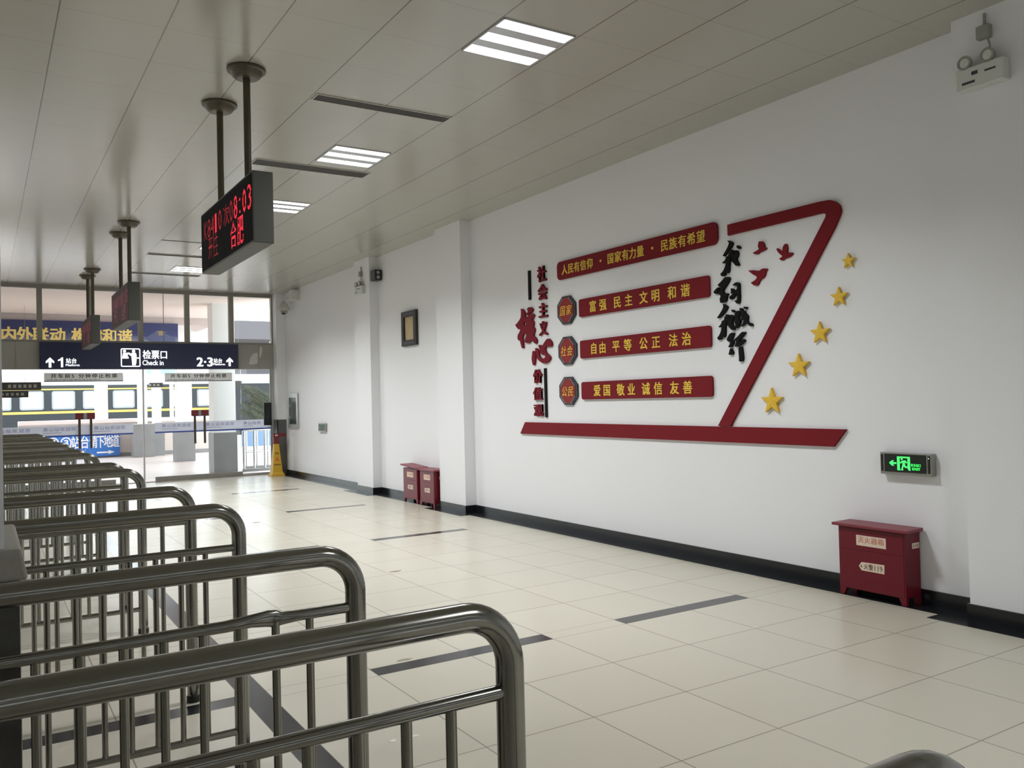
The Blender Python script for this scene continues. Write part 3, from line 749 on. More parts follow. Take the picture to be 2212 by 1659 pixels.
slogan_board(5.631, 7.65, 1.528, 1.724, 0.028, row('爱国敬业诚信友善', (7.359, 7.188, 6.956, 6.782, 6.554, 6.37, 6.134, 5.953), 1.624), 0.122, 0.122, 'lowest red board, reading 爱国 敬业 诚信 友善')

def octagon(ca, cb, ra, rb):
    k = 0.42
    return [(ca + ra, cb - rb * k), (ca + ra, cb + rb * k), (ca + ra * k, cb + rb), (ca - ra * k, cb + rb), (ca - ra, cb + rb * k), (ca - ra, cb - rb * k), (ca - ra * k, cb - rb), (ca + ra * k, cb - rb)]
def medallion(z, text, label):
    ca = 7.909; ra, rb = 0.175, 0.163
    t = thing('medallion', (WX, ca, z), label, 'wall medallion', 'octagonal medallions')
    MB().poly(octagon(ca, z, ra, rb), wall, 0.0, 0.024).build('black_frame', M['frame_black'], t)
    MB().poly(octagon(ca, z, ra * 0.80, rb * 0.86), wall, 0.024, 0.028).build('red_panel', M['panel_red'], t)
    fr = MB()
    for sa in (-1, 1):
        for sb in (-1, 1):
            for k in range(4):
                a = ca + sa * ra * (0.36 + 0.125 * k); b = z + sb * rb * (0.82 - 0.135 * k)
                fr.poly([(a + 0.013 * cos(2 * pi * i / 8), b + 0.013 * sin(2 * pi * i / 8)) for i in range(8)], wall, 0.028, 0.0305,
                        [[(a + 0.005 * cos(2 * pi * i / 6), b + 0.005 * sin(2 * pi * i / 6)) for i in range(6)]])
    fr.build('scrollwork', M['scroll'], t)
    mb = MB()
    for i, ch in enumerate(text):
        p, f = glyph(ch)
        cy_ = ca + 0.060 - 0.120 * i
        mb.flat([(cy_ - (x - 0.5 + (y - 0.38) * 0.22) * 0.108, z - 0.004 + (y - 0.38) * 0.125) for x, y in p], f, wall, 0.028, 0.0305)
    mb.build('lettering', M['letter_gold'], t)
medallion(2.568, '国家', 'black-framed octagonal medallion reading 国家, uppermost of three')
medallion(2.097, '社会', 'black-framed octagonal medallion reading 社会, middle of three')
medallion(1.630, '公民', 'black-framed octagonal medallion reading 公民, lowest of three')

def brush(key, label, m, group):
    mb = MB()
    for p in BRUSH[key]:
        holes = ()
        if key == 'he' and p is BRUSH[key][0]: holes = [chaikin(BRUSH['he_hole'], 1)]
        mb.poly(chaikin([tuple(q) for q in p], 1), wall, 0.004, 0.026, holes)
    return tag(mb.build('calligraphy_character', m), label, 'wall lettering', group)
GB = 'black brush-written characters'
brush('wo1', 'black brush character 我 at the top, beside the topmost red board', M['ink'], GB)
brush('xue', 'black brush character 学, left one of the second row', M['ink'], GB)
brush('xi', 'black brush character 习, right one of the second row', M['ink'], GB)
brush('wo2', 'black brush character 我 lower down, left of the character 践', M['ink'], GB)
brush('jian', 'black brush character 践 right of the lower 我', M['ink'], GB)
brush('xing', 'black brush character 行, lowest of the black brush writing', M['ink'], GB)
brush('he', 'large red brush character 核 left of the vertical slogan', M['char_red'], 'large red brush characters')
brush('xin', 'large red brush character 心 below right of 核', M['char_red'], 'large red brush characters')

def block_char(ch, y0, z1, y1, z0, label):
    mb = MB()
    han(mb, ch, (y0 + y1) / 2, (z0 + z1) / 2, abs(y0 - y1) * 0.98, abs(z1 - z0) * 0.90, wall, 0.004, 0.028, 0.034, -1)
    tag(mb.build('raised_character', M['char_red']), label, 'wall lettering', 'small red raised characters')
for a in (('社', 8.482, 3.155, 8.306, 2.955, 'small red raised character 社 at the top of the vertical slogan'),
          ('会', 8.48, 2.937, 8.297, 2.735, 'small red raised character 会 second in the vertical slogan'),
          ('主', 8.477, 2.712, 8.295, 2.518, 'small red raised character 主 right of the large 核'),
          ('义', 8.475, 2.488, 8.304, 2.305, 'small red raised character 义 above the large 心'),
          ('价', 8.625, 1.911, 8.448, 1.734, 'small red raised character 价 just below the large 心'),
          ('值', 8.633, 1.692, 8.445, 1.525, 'small red raised character 值 left of the longer black bar'),
          ('观', 8.63, 1.493, 8.442, 1.329, 'small red raised character 观 just above the red beam')):
    block_char(*a)
tag(MB().box(WX - 0.018, WX - 0.001, 8.658, 8.705, 2.775, 3.135).build('black_bar', M['ink']), 'short upright black bar above the large red 核', 'wall decoration', 'black bars')
tag(MB().box(WX - 0.018, WX - 0.001, 8.362, 8.405, 1.323, 1.914).build('black_bar', M['ink']), 'longer upright black bar right of 价值观', 'wall decoration', 'black bars')

for i, l in enumerate(('red flying bird cut-out, upper left of the three, wing raised', 'red flying bird cut-out on the right, both wings spread', 'red flying bird cut-out, lowest and largest of the three')):
    board('bird_cutout', [tuple(q) for q in BRUSH['birds'][i]], M['red'], 0.0, 0.018, l, 'wall decoration', 'red bird cut-outs', smooth=1)

def star(y, z, ra, rb, label):
    pts = []
    for k in range(10):
        a = pi / 2 + k * pi / 5; r = 1.0 if k % 2 == 0 else 0.41
        pts.append((y + ra * r * cos(a), z + rb * r * sin(a)))
    mb = MB(); n = 10
    vs_ = [wall(a, b, 0.006) for a, b in pts] + [wall(a, b, 0.030) for a, b in pts] + [wall(y, z, 0.035)]
    mb.add(vs_, [tuple(range(9, -1, -1))] + [(k, (k + 1) % n, n + (k + 1) % n, n + k) for k in range(n)] + [(n + k, n + (k + 1) % n, 2 * n) for k in range(n)])
    tag(mb.build('star', M['gold']), label, 'wall decoration', 'raised yellow stars')
star(4.148, 2.566, 0.064, 0.062, 'topmost and smallest raised yellow star')
star(4.243, 2.296, 0.083, 0.080, 'second raised yellow star from the top')
star(4.432, 2.026, 0.099, 0.093, 'third raised yellow star from the top, middle of five')
star(4.648, 1.769, 0.112, 0.103, 'fourth raised yellow star from the top')
star(4.941, 1.478, 0.122, 0.117, 'lowest raised yellow star, just above the red beam')

# ------------------------------------------------------------------ things on the right wall
def exit_sign(label):
    t = thing('exit_sign', (WX, 3.70, 1.0), label, 'exit sign')
    X = 5.70
    pl = on_right(X)
    f = MB().box(X + 0.004, WX - 0.001, 3.497, 3.905, 0.926, 1.088)
    f.build('case', M['exit_frame'], t, bevel=0.004)
    MB().box(X - 0.001, X + 0.01, 3.541, 3.866, 0.946, 1.077).build('face', M['exit_black'], t)
    MB().box(X - 0.001, X + 0.01, 3.512, 3.526, 0.948, 1.072).box(X - 0.001, X + 0.01, 3.881, 3.895, 0.948, 1.072).build('end_slot', M['black'], t)
    mb = MB()
    ar = [(3.827, 1.012), (3.804, 1.03), (3.788, 1.031), (3.799, 1.017), (3.769, 1.017), (3.769, 1.005), (3.798, 1.004), (3.787, 0.991), (3.806, 0.992)]
    dr = [(3.762, 1.061), (3.661, 1.061), (3.659, 0.961), (3.669, 0.961), (3.68, 0.975), (3.679, 1.051), (3.742, 1.051), (3.742, 0.975), (3.736, 0.96), (3.761, 0.96)]
    man = [(3.721, 1.031), (3.696, 1.034), (3.682, 1.017), (3.69, 1.013), (3.701, 1.023), (3.702, 1.009), (3.695, 0.991), (3.676, 0.991), (3.677, 0.982), (3.701, 0.98), (3.71, 0.995), (3.718, 0.971), (3.716, 0.96), (3.729, 0.961), (3.73, 0.968), (3.72, 0.999), (3.717, 1.022), (3.729, 1.012), (3.741, 1.011), (3.739, 1.018)]
    for p in (ar, dr, man): mb.poly(p, pl, 0.001, 0.003)
    mb.poly([(3.725 + 0.0075 * cos(2 * pi * i / 12), 1.0435 + 0.0075 * sin(2 * pi * i / 12)) for i in range(12)], pl, 0.001, 0.003)
    line(mb, '安全出口', 3.655, 3.577, 1.002, 0.022, pl, 0.001, 0.003, 0.0, -1)
    fit(mb, 'EXIT', 3.645, 3.583, 0.966, 0.983, pl, 0.001, 0.003, 0.012, -1)
    mb.build('lit_symbols', M['exit_green'], t)
    MB().box(X - 0.002, X + 0.002, 3.515, 3.521, 1.052, 1.058).build('status_light', M['sign_white'], t)
    return t
exit_sign('green lit exit sign with running man, above the large red extinguisher box')

def small_exit():
    t = thing('exit_sign', (WX, 16.25, 1.08), 'small dim green exit sign on the far part of the wall', 'exit sign')
    MB().box(5.715, WX - 0.001, 16.05, 16.45, 1.0, 1.16).build('case', M['exit_frame'], t, bevel=0.004)
    MB().box(5.712, 5.72, 16.08, 16.42, 1.018, 1.145).build('face', M['exit_black'], t)
    mb = MB(); pl = on_right(5.712)
    mb.poly([(16.38, 1.08), (16.35, 1.11), (16.35, 1.09), (16.31, 1.09), (16.31, 1.07), (16.35, 1.07), (16.35, 1.05)], pl, 0, 0.002)
    mb.poly([(16.29, 1.03), (16.29, 1.135), (16.19, 1.135), (16.19, 1.03), (16.205, 1.03), (16.205, 1.12), (16.275, 1.12), (16.275, 1.03)], pl, 0, 0.002)
    mb.build('symbols', M['dim_green'], t)
small_exit()

def firebox(y0, label, xf=5.56, w=0.55, dz=0.0, open_lid=0.0):
    """Red sheet-steel extinguisher box: y0 = edge nearest the camera."""
    xb = 5.742; y1 = y0 + w; h = 0.525
    t = thing('extinguisher_box', ((xf + xb) / 2, y0 + w / 2, 0.0025), label, 'fire box', 'red extinguisher boxes')
    b = MB().box(xf, xb, y0, y1, 0.055, h)
    b.build('body', M['firebox'], t, bevel=0.004)
    for (a, s) in ((y0, 1), (y1, -1)):
        for xx in (xf, xb):
            sx = 1 if xx == xf else -1
            MB().hexa([(xx, a, 0.0025), (xx + sx * 0.03, a, 0.0025), (xx + sx * 0.03, a + s * 0.035, 0.0025), (xx, a + s * 0.035, 0.0025),
                     (xx, a, 0.058), (xx + sx * 0.03, a, 0.058), (xx + sx * 0.03, a + s * 0.06, 0.058), (xx, a + s * 0.06, 0.058)]).build('foot', M['firebox'], t)
    MB().box(xf - 0.003, xf + 0.01, y0 + 0.012, y1 - 0.012, 0.358, h - 0.01).box(xf - 0.003, xf + 0.01, y0 + 0.012, y1 - 0.012, 0.06, 0.350).build('door', M['firebox'], t, bevel=0.002)
    z = h; q = open_lid
    MB().hexa([(xf - 0.03, y0 - 0.04, z), (xb + 0.002, y0 - 0.03, z), (xb + 0.002, y1 + 0.03 + q * 0.3, z + q), (xf - 0.03, y1 + 0.04 + q * 0.3, z + q),
               (xf - 0.03, y0 - 0.04, z + 0.022), (xb + 0.002, y0 - 0.03, z + 0.026), (xb + 0.002, y1 + 0.03 + q * 0.3, z + q + 0.026), (xf - 0.03, y1 + 0.04 + q * 0.3, z + q + 0.022)]).build('lid', M['lid'], t, bevel=0.006)
    pl = on_right(xf - 0.003); k = w / 0.55
    s = MB().poly([(y0 + 0.147 * k, 0.392), (y0 + 0.147 * k, 0.469), (y0 + 0.393 * k, 0.469), (y0 + 0.393 * k, 0.392)], pl, 0, 0.0015).build('name_sticker', M['plate'], t)
    mb = MB(); line(mb, '灭火器箱', y0 + 0.38 * k, y0 + 0.16 * k, 0.437, 0.046, pl, 0.0015, 0.002, 0.0, -1); mb.build('print', M['plate_red'], s)
    s = MB().poly([(y0 + 0.377 * k, 0.238), (y0 + 0.353 * k, 0.270), (y0 + 0.164 * k, 0.274), (y0 + 0.166 * k, 0.207), (y0 + 0.355 * k, 0.208)], pl, 0, 0.0015).build('arrow_sticker', M['plate'], t)
    mb = MB(); line(mb, '火警', y0 + 0.335 * k, y0 + 0.255 * k, 0.240, 0.042, pl, 0.0015, 0.002, 0.01, -1)
    fit(mb, '119', y0 + 0.245 * k, y0 + 0.18 * k, 0.220, 0.260, pl, 0.0015, 0.002, 0.0, -1)
    mb.poly([(y0 + 0.364 * k, 0.239), (y0 + 0.350 * k, 0.250), (y0 + 0.350 * k, 0.228)], pl, 0.0015, 0.002)
    mb.build('print', M['plate_dark'], s)
    ps = on_far(y0)
    s = MB().poly([(xf + 0.085, 0.405), (xf + 0.085, 0.445), (xf + 0.17, 0.445), (xf + 0.17, 0.405)], ps, 0, 0.0015).build('side_sticker', M['plate'], t)
    mb = MB(); line(mb, '灭火器', xf + 0.092, xf + 0.163, 0.425, 0.024, ps, 0.0015, 0.002, 0.0, 1); mb.build('print', M['plate_dark'], s)
    return t
firebox(3.632, 'large red extinguisher box under the green exit sign')
firebox(10.985, 'red extinguisher box tucked against the pilaster, right one of the pair', xf=5.535, w=0.47)
firebox(11.60, 'red extinguisher box with a lifted skewed lid, left one of the pair', xf=5.56, w=0.50, open_lid=0.035)

def emergency_light(y, z, xw, label, cable=0.18):
    """Twin-spot emergency light: y, z = centre of the case."""
    t = thing('emergency_light', (xw, y, z), label, 'emergency light', 'twin-spot emergency lights')
    MB().box(xw - 0.075, xw - 0.001, y - 0.155, y + 0.155, z - 0.072, z + 0.072).build('case', M['white_plastic'], t, bevel=0.008)
    p = MB(); pl = on_right(xw - 0.075)
    p.box(xw - 0.0765, xw - 0.075, y + 0.01, y + 0.05, z + 0.012, z + 0.036)
    p.box(xw - 0.0765, xw - 0.075, y - 0.105, y - 0.035, z + 0.010, z + 0.022)
    p.box(xw - 0.0765, xw - 0.075, y + 0.03, y + 0.115, z - 0.038, z - 0.022)
    p.build('printed_marks', M['hyd_glass'], t)
    for dy, dz, tw in ((0.095, 0.108, 0.35), (-0.055, 0.112, -0.25)):
        m = MB(); c = (xw - 0.055, y + dy, z + dz)
        m.lathe([(0.02, 0.02), (0.036, 0.012), (0.046, -0.012), (0.047, -0.026), (0.036, -0.026), (0.034, -0.018)], c, 24, 'x')
        lamp = m.build('lamp_head', M['grey_plastic'], t, smooth=True)
        MB().lathe([(0.035, -0.0185), (0.030, -0.023), (0.0, -0.0245)], c, 24, 'x').build('lens', M['white_plastic'], lamp, smooth=True)
        MB().tube([(c[0], c[1], z + 0.06), (c[0], c[1], c[2] - 0.03)], 0.009, 10).build('stem', M['grey_plastic'], t, smooth=True)
    z2 = z + 0.072 + cable
    MB().box(xw - 0.05, xw - 0.001, y - 0.055, y + 0.03, z2 - 0.01, z2 + 0.075).build('socket', M['grey_plastic'], t, bevel=0.006)
    MB().tube([(xw - 0.012, y - 0.01, z2 + 0.07), (xw - 0.012, y - 0.01, z2 + 0.16)], 0.009, 10).tube([(xw - 0.02, y - 0.03, z2), (xw - 0.03, y - 0.05, z2 - 0.06), (xw - 0.02, y - 0.05, z + 0.07)], 0.006, 10).build('cable', M['grey_plastic'], t, smooth=True)
    return t
emergency_light(2.975, 3.592, 5.60, 'white twin-spot emergency light high in the top right corner')
emergency_light(13.73, 3.50, 5.60, 'white twin-spot emergency light on the far pilaster, beside the black speaker')

t = thing('loudspeaker', (5.68, 13.27, 3.70), 'small black speaker box on the side of the far pilaster', 'speaker')
MB().box(5.615, 5.745, 13.19, 13.38, 3.615, 3.795).build('case', M['black'], t, bevel=0.008)
for z in (3.665, 3.745):
    MB().lathe([(0.030, 0.0), (0.028, -0.004), (0.012, -0.002), (0.0, -0.006)], (5.68, 13.19, z), 20, 'y').build('driver', M['grey_plastic'], t, smooth=True)
MB().box(5.65, 5.71, 13.38, 13.40, 3.68, 3.74).build('bracket', M['black'], t)

t = thing('framed_picture', (WX, 12.13, 2.71), 'black carved frame holding a beige parchment sheet', 'picture')
fr = MB()
A0, A1, B0, B1 = 11.865, 12.395, 2.435, 2.985
fr.poly([(A0, B0), (A1, B0), (A1, B1), (A0, B1)], wall, 0.002, 0.045, [[(A0 + 0.09, B0 + 0.09), (A1 - 0.09, B0 + 0.09), (A1 - 0.09, B1 - 0.09), (A0 + 0.09, B1 - 0.09)]])
fr.build('frame', M['frame_black'], t)
orn = MB()
for b in (B0 + 0.045, B1 - 0.045):
    for a in [A0 + 0.12 + 0.058 * k for k in range(6)]:
        orn.poly([(a + 0.018 * cos(2 * pi * i / 10), b + 0.018 * sin(2 * pi * i / 10)) for i in range(10)], wall, 0.045, 0.048, [[(a + 0.009 * cos(2 * pi * i / 8), b + 0.009 * sin(2 * pi * i / 8)) for i in range(8)]])
orn.build('carving', M['scroll'], t)
MB().box(WX - 0.02, WX - 0.004, A0 + 0.088, A1 - 0.088, B0 + 0.088, B1 - 0.088).build('sheet', M['parchment'], t)

t = thing('hydrant_cabinet', (WX, 18.12, 1.41), 'grey-framed hydrant cabinet with dark glass, near the far corner', 'cabinet')
MB().poly([(17.78, 1.04), (18.46, 1.04), (18.46, 1.79), (17.78, 1.79)], wall, 0.0, 0.035, [[(17.88, 1.12), (18.38, 1.12), (18.38, 1.70), (17.88, 1.70)]]).build('frame', M['hyd_frame'], t)
MB().box(WX - 0.022, WX - 0.002, 17.875, 18.385, 1.115, 1.705).build('glass_door', M['hyd_glass'], t)
MB().box(WX - 0.03, WX - 0.02, 18.33, 18.36, 1.50, 1.56).box(WX - 0.03, WX - 0.02, 18.33, 18.36, 1.24, 1.30).build('hinge', M['hyd_frame'], t)

t = thing('dome_camera', (WX, 18.0, 3.8), 'white dome security camera on an arm near the far corner', 'camera')
MB().box(5.60, WX - 0.001, 17.62, 17.86, 3.78, 4.0).build('junction_box', M['white_plastic'], t, bevel=0.01)
MB().tube([(5.69, 17.85, 3.84), (5.65, 18.05, 3.85), (5.60, 18.17, 3.85), (5.60, 18.20, 3.80)], 0.022, 14).build('arm', M['white_plastic'], t, smooth=True)
MB().lathe([(0.02, 0.10), (0.05, 0.09), (0.09, 0.02), (0.125, -0.06), (0.13, -0.10), (0.11, -0.105)], (5.60, 18.20, 3.71), 28).build('shroud', M['white_plastic'], t, smooth=True)
MB().lathe([(0.08, 0.0), (0.075, -0.04), (0.05, -0.075), (0.0, -0.09)], (5.60, 18.20, 3.605), 24).build('lens_dome', M['grey_plastic'], t, smooth=True)
MB().lathe([(0.035, 0.0), (0.032, -0.02), (0.0, -0.035)], (5.57, 18.15, 3.545), 18).build('lens', M['black'], t, smooth=True)

# caution cone in the far corner with a red belt-barrier head resting on it
cxx, cyy = 5.43, 18.40
t = thing('caution_cone', (cxx, cyy, 0), 'yellow four-sided caution cone in the far right corner', 'caution sign')
def pyr(mb, x, y, w0, z0, w1, z1):
    return mb.hexa([(x - w0, y - w0, z0), (x + w0, y - w0, z0), (x + w0, y + w0, z0), (x - w0, y + w0, z0), (x - w1, y - w1, z1), (x + w1, y - w1, z1), (x + w1, y + w1, z1), (x - w1, y + w1, z1)])
pyr(MB(), cxx, cyy, 0.115, 0.02, 0.052, 0.70).build('body', M['cone'], t, bevel=0.008)
pyr(pyr(MB(), cxx, cyy, 0.15, 0.0, 0.145, 0.03), cxx, cyy, 0.14, 0.03, 0.112, 0.09).build('base', M['cone'], t, bevel=0.006)
pr = MB(); orr = MB()
def cone_face(z): return cyy - (0.115 + (0.052 - 0.115) * (z - 0.02) / 0.68) - 0.002
def strip(mb, x0, x1, z0, z1):
    mb.hexa([(cxx + x0, cone_face(z0), z0), (cxx + x1, cone_face(z0), z0), (cxx + x1, cone_face(z0) + 0.004, z0), (cxx + x0, cone_face(z0) + 0.004, z0),
             (cxx + x0, cone_face(z1), z1), (cxx + x1, cone_face(z1), z1), (cxx + x1, cone_face(z1) + 0.004, z1), (cxx + x0, cone_face(z1) + 0.004, z1)])
strip(pr, -0.04, 0.04, 0.475, 0.49); strip(pr, -0.04, 0.04, 0.50, 0.515)
for k in range(4): strip(pr, -0.07 + 0.037 * k, -0.045 + 0.037 * k, 0.235, 0.265)
pr.build('print', M['cone_print'], t)
orr.hexa([(cxx - 0.05, cone_face(0.33), 0.33), (cxx + 0.05, cone_face(0.33), 0.33), (cxx + 0.05, cone_face(0.33) + 0.004, 0.33), (cxx - 0.05, cone_face(0.33) + 0.004, 0.33),
          (cxx - 0.004, cone_face(0.42), 0.42), (cxx + 0.004, cone_face(0.42), 0.42), (cxx + 0.004, cone_face(0.42) + 0.004, 0.42), (cxx - 0.004, cone_face(0.42) + 0.004, 0.42)])
orr.build('warning_triangle', M['cone_orange'], t)
t = thing('belt_barrier_head', (cxx, cyy, 0.70), 'dark red belt-barrier head standing on the yellow caution cone', 'barrier head')
MB().box(cxx - 0.06, cxx + 0.06, cyy - 0.05, cyy + 0.05, 0.70, 0.85).build('socket', M['push_red'], t, bevel=0.008)
MB().box(cxx - 0.07, cxx + 0.22, cyy - 0.045, cyy + 0.045, 0.85, 0.925).build('belt_case', M['push_red'], t, bevel=0.008)
MB().box(cxx - 0.03, cxx + 0.03, cyy - 0.047, cyy - 0.044, 0.87, 0.90).build('mark', M['plate'], t)

# ------------------------------------------------------------------ signs on the glass front
SY = 18.83
t = thing('gate_sign', (2.86, SY, 2.36), 'long navy lit sign over the gate pointing to the platforms', 'sign')
MB().box(0.957, 4.765, SY, FY - 0.062, 2.362, 2.897).build('case', M['sign_navy'], t, bevel=0.006)
pl = on_far(SY); g = MB()
def up_arrow(a0, a1, b0, b1):
    c = (a0 + a1) / 2; w = (a1 - a0); h = b1 - b0
    g.poly([(c - w * 0.16, b0), (c + w * 0.16, b0), (c + w * 0.16, b0 + h * 0.55), (c + w * 0.5, b0 + h * 0.42), (c + w * 0.5, b0 + h * 0.62), (c, b1), (c - w * 0.5, b0 + h * 0.62), (c - w * 0.5, b0 + h * 0.42), (c - w * 0.16, b0 + h * 0.55)], pl, 0.0, 0.003)
up_arrow(1.06, 1.207, 2.391, 2.591)
g.poly([(1.322, 2.397), (1.362, 2.397), (1.362, 2.592), (1.332, 2.592), (1.315, 2.565), (1.272, 2.545), (1.272, 2.515), (1.322, 2.535)], pl, 0, 0.003)
line(g, '站台', 1.407, 1.605, 2.525, 0.10, pl, 0, 0.003, 0.015); fit(g, 'Platform', 1.407, 1.653, 2.418, 2.464, pl, 0, 0.003, 0.015)
a0, a1, b0, b1 = 2.405, 2.778, 2.405, 2.785
g.poly(round_rect(a0, a1, b0, b1, 0.03), pl, 0, 0.003, [round_rect(a0 + 0.022, a1 - 0.022, b0 + 0.022, b1 - 0.022, 0.015)[::-1]])
def dot(ca, cb, r): g.poly([(ca + r * cos(2 * pi * i / 14), cb + r * sin(2 * pi * i / 14)) for i in range(14)], pl, 0, 0.003)
dot(2.478, 2.727, 0.030); dot(2.650, 2.727, 0.032)
g.poly([(2.43, 2.575), (2.555, 2.575), (2.555, 2.612), (2.53, 2.618), (2.545, 2.67), (2.585, 2.64), (2.61, 2.672), (2.565, 2.70), (2.505, 2.693), (2.45, 2.693), (2.437, 2.62)], pl, 0, 0.003)
g.poly([(2.605, 2.672), (2.612, 2.695), (2.69, 2.695), (2.705, 2.655), (2.705, 2.60), (2.756, 2.60), (2.756, 2.575), (2.705, 2.575), (2.70, 2.50), (2.685, 2.435), (2.62, 2.435), (2.612, 2.55), (2.605, 2.63), (2.578, 2.64)], pl, 0, 0.003)
line(g, '检票口', 2.819, 3.315, 2.661, 0.178, pl, 0, 0.003, 0.02); fit(g, 'Check in', 2.815, 3.225, 2.438, 2.545, pl, 0, 0.003, 0.015)
fit(g, '2·3', 3.889, 4.225, 2.412, 2.609, pl, 0, 0.003, 0.03)
line(g, '站台', 4.235, 4.425, 2.54, 0.095, pl, 0, 0.003, 0.015); fit(g, 'Platform', 4.235, 4.478, 2.439, 2.485, pl, 0, 0.003, 0.015)
up_arrow(4.506, 4.648, 2.419, 2.612)
g.build('lit_lettering', M['sign_white'], t)

def notice(a0, a1, b0, b1, t0, t1, label):
    t = thing('gate_notice', ((a0 + a1) / 2, FY, b0), label, 'notice', 'grey notices above the gates')
    MB().box(a0, a1, FY - 0.05, FY - 0.01, b0 + 0.012, b1).build('panel', M['notice'], t)
    MB().box(a0, a1, FY - 0.052, FY - 0.008, b0 - 0.004, b0 + 0.012).build('lower_edge', M['hyd_glass'], t)
    pl = on_far(FY - 0.05); mb = MB()
    line(mb, '开车前5分钟停止检票', t0, t1, b1 - 0.062, 0.082, pl, 0, 0.002, 0.02, 1, 0.098)
    x = a0 + 0.05
    for k in range(14):
        w = 0.03 + 0.05 * ((k * 7) % 5) / 5
        mb.box(x, x + w, FY - 0.052, FY - 0.05, b0 + 0.028, b0 + 0.037); x += w + 0.02
        if x > a0 + 0.78 * (a1 - a0): break
    mb.build('print', M['notice_ink'], t)
notice(1.035, 2.46, 2.118, 2.29, 1.14, 2.36, 'grey notice about ticket check closing, over the left gate')
notice(3.27, 4.65, 2.105, 2.28, 3.37, 4.54, 'grey notice about ticket check closing, over the right gate')

def band(a0, a1, texts, label):
    t = thing('glass_band', ((a0 + a1) / 2, FY, 1.02), label, 'glass sticker', 'white welcome bands across the glass')
    MB().box(a0, a1, FY - 0.002, FY + 0.004, 1.045, 1.235).build('strip', M['band_white'], t)
    MB().box(a0, a1, FY - 0.003, FY + 0.004, 1.015, 1.045).build('blue_edge', M['band_blue'], t)
    mb = MB(); pl = on_far(FY - 0.002)
    for s, b0, b1 in texts:
        line(mb, s, b0, b1, 1.165, 0.072, pl, 0, 0.002, 0.0, 1, 0.085)
        mb.box(b0, b0 + 0.55 * (b1 - b0), FY - 0.004, FY - 0.002, 1.095, 1.103)
    mb.build('print', M['band_ink'], t)
W6 = '黄山站欢迎您'
band(-0.6, 2.64, [(W6, 0.15, 0.80), (W6, 1.0, 1.59), (W6, 1.905, 2.5)], 'white and blue welcome band on the left glass, behind the railings')
band(3.06, 5.50, [(W6, 3.19, 3.79), (W6, 4.08, 4.70), (W6[:4], 4.88, 5.28)], 'white and blue welcome band on the right glass doors')

for x in (1.645, 1.853, 3.857, 4.058):
    hb = MB().box(x - 0.022, x + 0.022, FY - 0.06, FY - 0.035, 0.765, 1.38)
    hb.box(x - 0.012, x + 0.012, FY - 0.037, FY + 0.007, 0.82, 0.85).box(x - 0.012, x + 0.012, FY - 0.037, FY + 0.007, 1.30, 1.33)
    hb = structure(hb.build('pull_handle', M['handle'], d1))
    structure(MB().box(x - 0.075, x + 0.075, FY - 0.066, FY - 0.06, 1.36, 1.48).build('push_plate', M['push_red'], hb), 'dark red square plate')

t = thing('door_plaque', (5.42, FY - 0.02, 1.1), 'upright black plaque on the glass at the right door post', 'plaque')
MB().box(5.34, 5.51, FY - 0.05, FY - 0.012, 1.10, 1.61).build('panel', M['black'], t, bevel=0.004)
mb = MB()
for k in range(5): mb.box(5.40, 5.45, FY - 0.052, FY - 0.05, 1.20 + 0.06 * k, 1.23 + 0.06 * k)
mb.build('faint_print', M['hyd_glass'], t)

# ------------------------------------------------------------------ outside: the platform
structure(MB().box(-30, 40, FY + 0.1, 46.0, -0.12, -0.004).build('platform_ground', M['paving']), 'pinkish platform paving')
structure(MB().box(-60, 80, 46.0, 120, -0.85, -0.70).build('track_ground', M['ballast']))
# canopy over the first platform: near soffit, cross beam, far soffit
cn = structure(MB().box(-12, 5.92, FY + 0.12, 24.0, 3.97, 4.25).build('canopy', M['soffit']), 'pale canopy over the first platform')
structure(MB().box(-12, 5.92, 24.0, 24.35, 3.80, 4.25).build('canopy_beam', M['soffit_grey'], cn))
structure(MB().box(-12, 5.92, 24.35, 28.6, 3.98, 4.25).build('canopy_far_soffit', M['soffit_grey'], cn))

t = thing('canopy_banner', (1.0, 23.95, 2.9), 'blue banner with gold characters hanging from the platform canopy', 'banner')
MB().box(-6.0, 4.47, 23.90, 23.94, 2.92, 3.795).build('cloth', M['banner'], t)
mb = MB(); pl = on_far(23.90)
for ch, x in zip('内外联动构建和谐', (0.56, 0.905, 1.245, 1.615, 2.10, 2.46, 2.81, 3.16)):
    han(mb, ch, x, 3.43, 0.34, 0.365, pl, 0, 0.006, 0.035)
mb.build('lettering', M['banner_gold'], t)
pg = MB()          # misty printed landscape at the right-hand end
pg.poly([(3.62, 3.36), (3.80, 3.50), (3.98, 3.62), (4.06, 3.55), (4.2, 3.50), (4.32, 3.44), (4.40, 3.40), (4.40, 3.30), (4.1, 3.27), (3.8, 3.30)], pl, 0, 0.002)
pg.build('printed_hills', mat('banner_hills', (84, 92, 126), 0.6), t)
pv = MB().poly([(3.90, 3.55), (4.05, 3.60), (4.20, 3.55), (4.12, 3.55), (4.12, 3.47), (3.98, 3.47), (3.98, 3.55)], pl, 0.002, 0.004)
pv.build('printed_pavilion', mat('banner_pavilion', (150, 132, 108), 0.6), t)

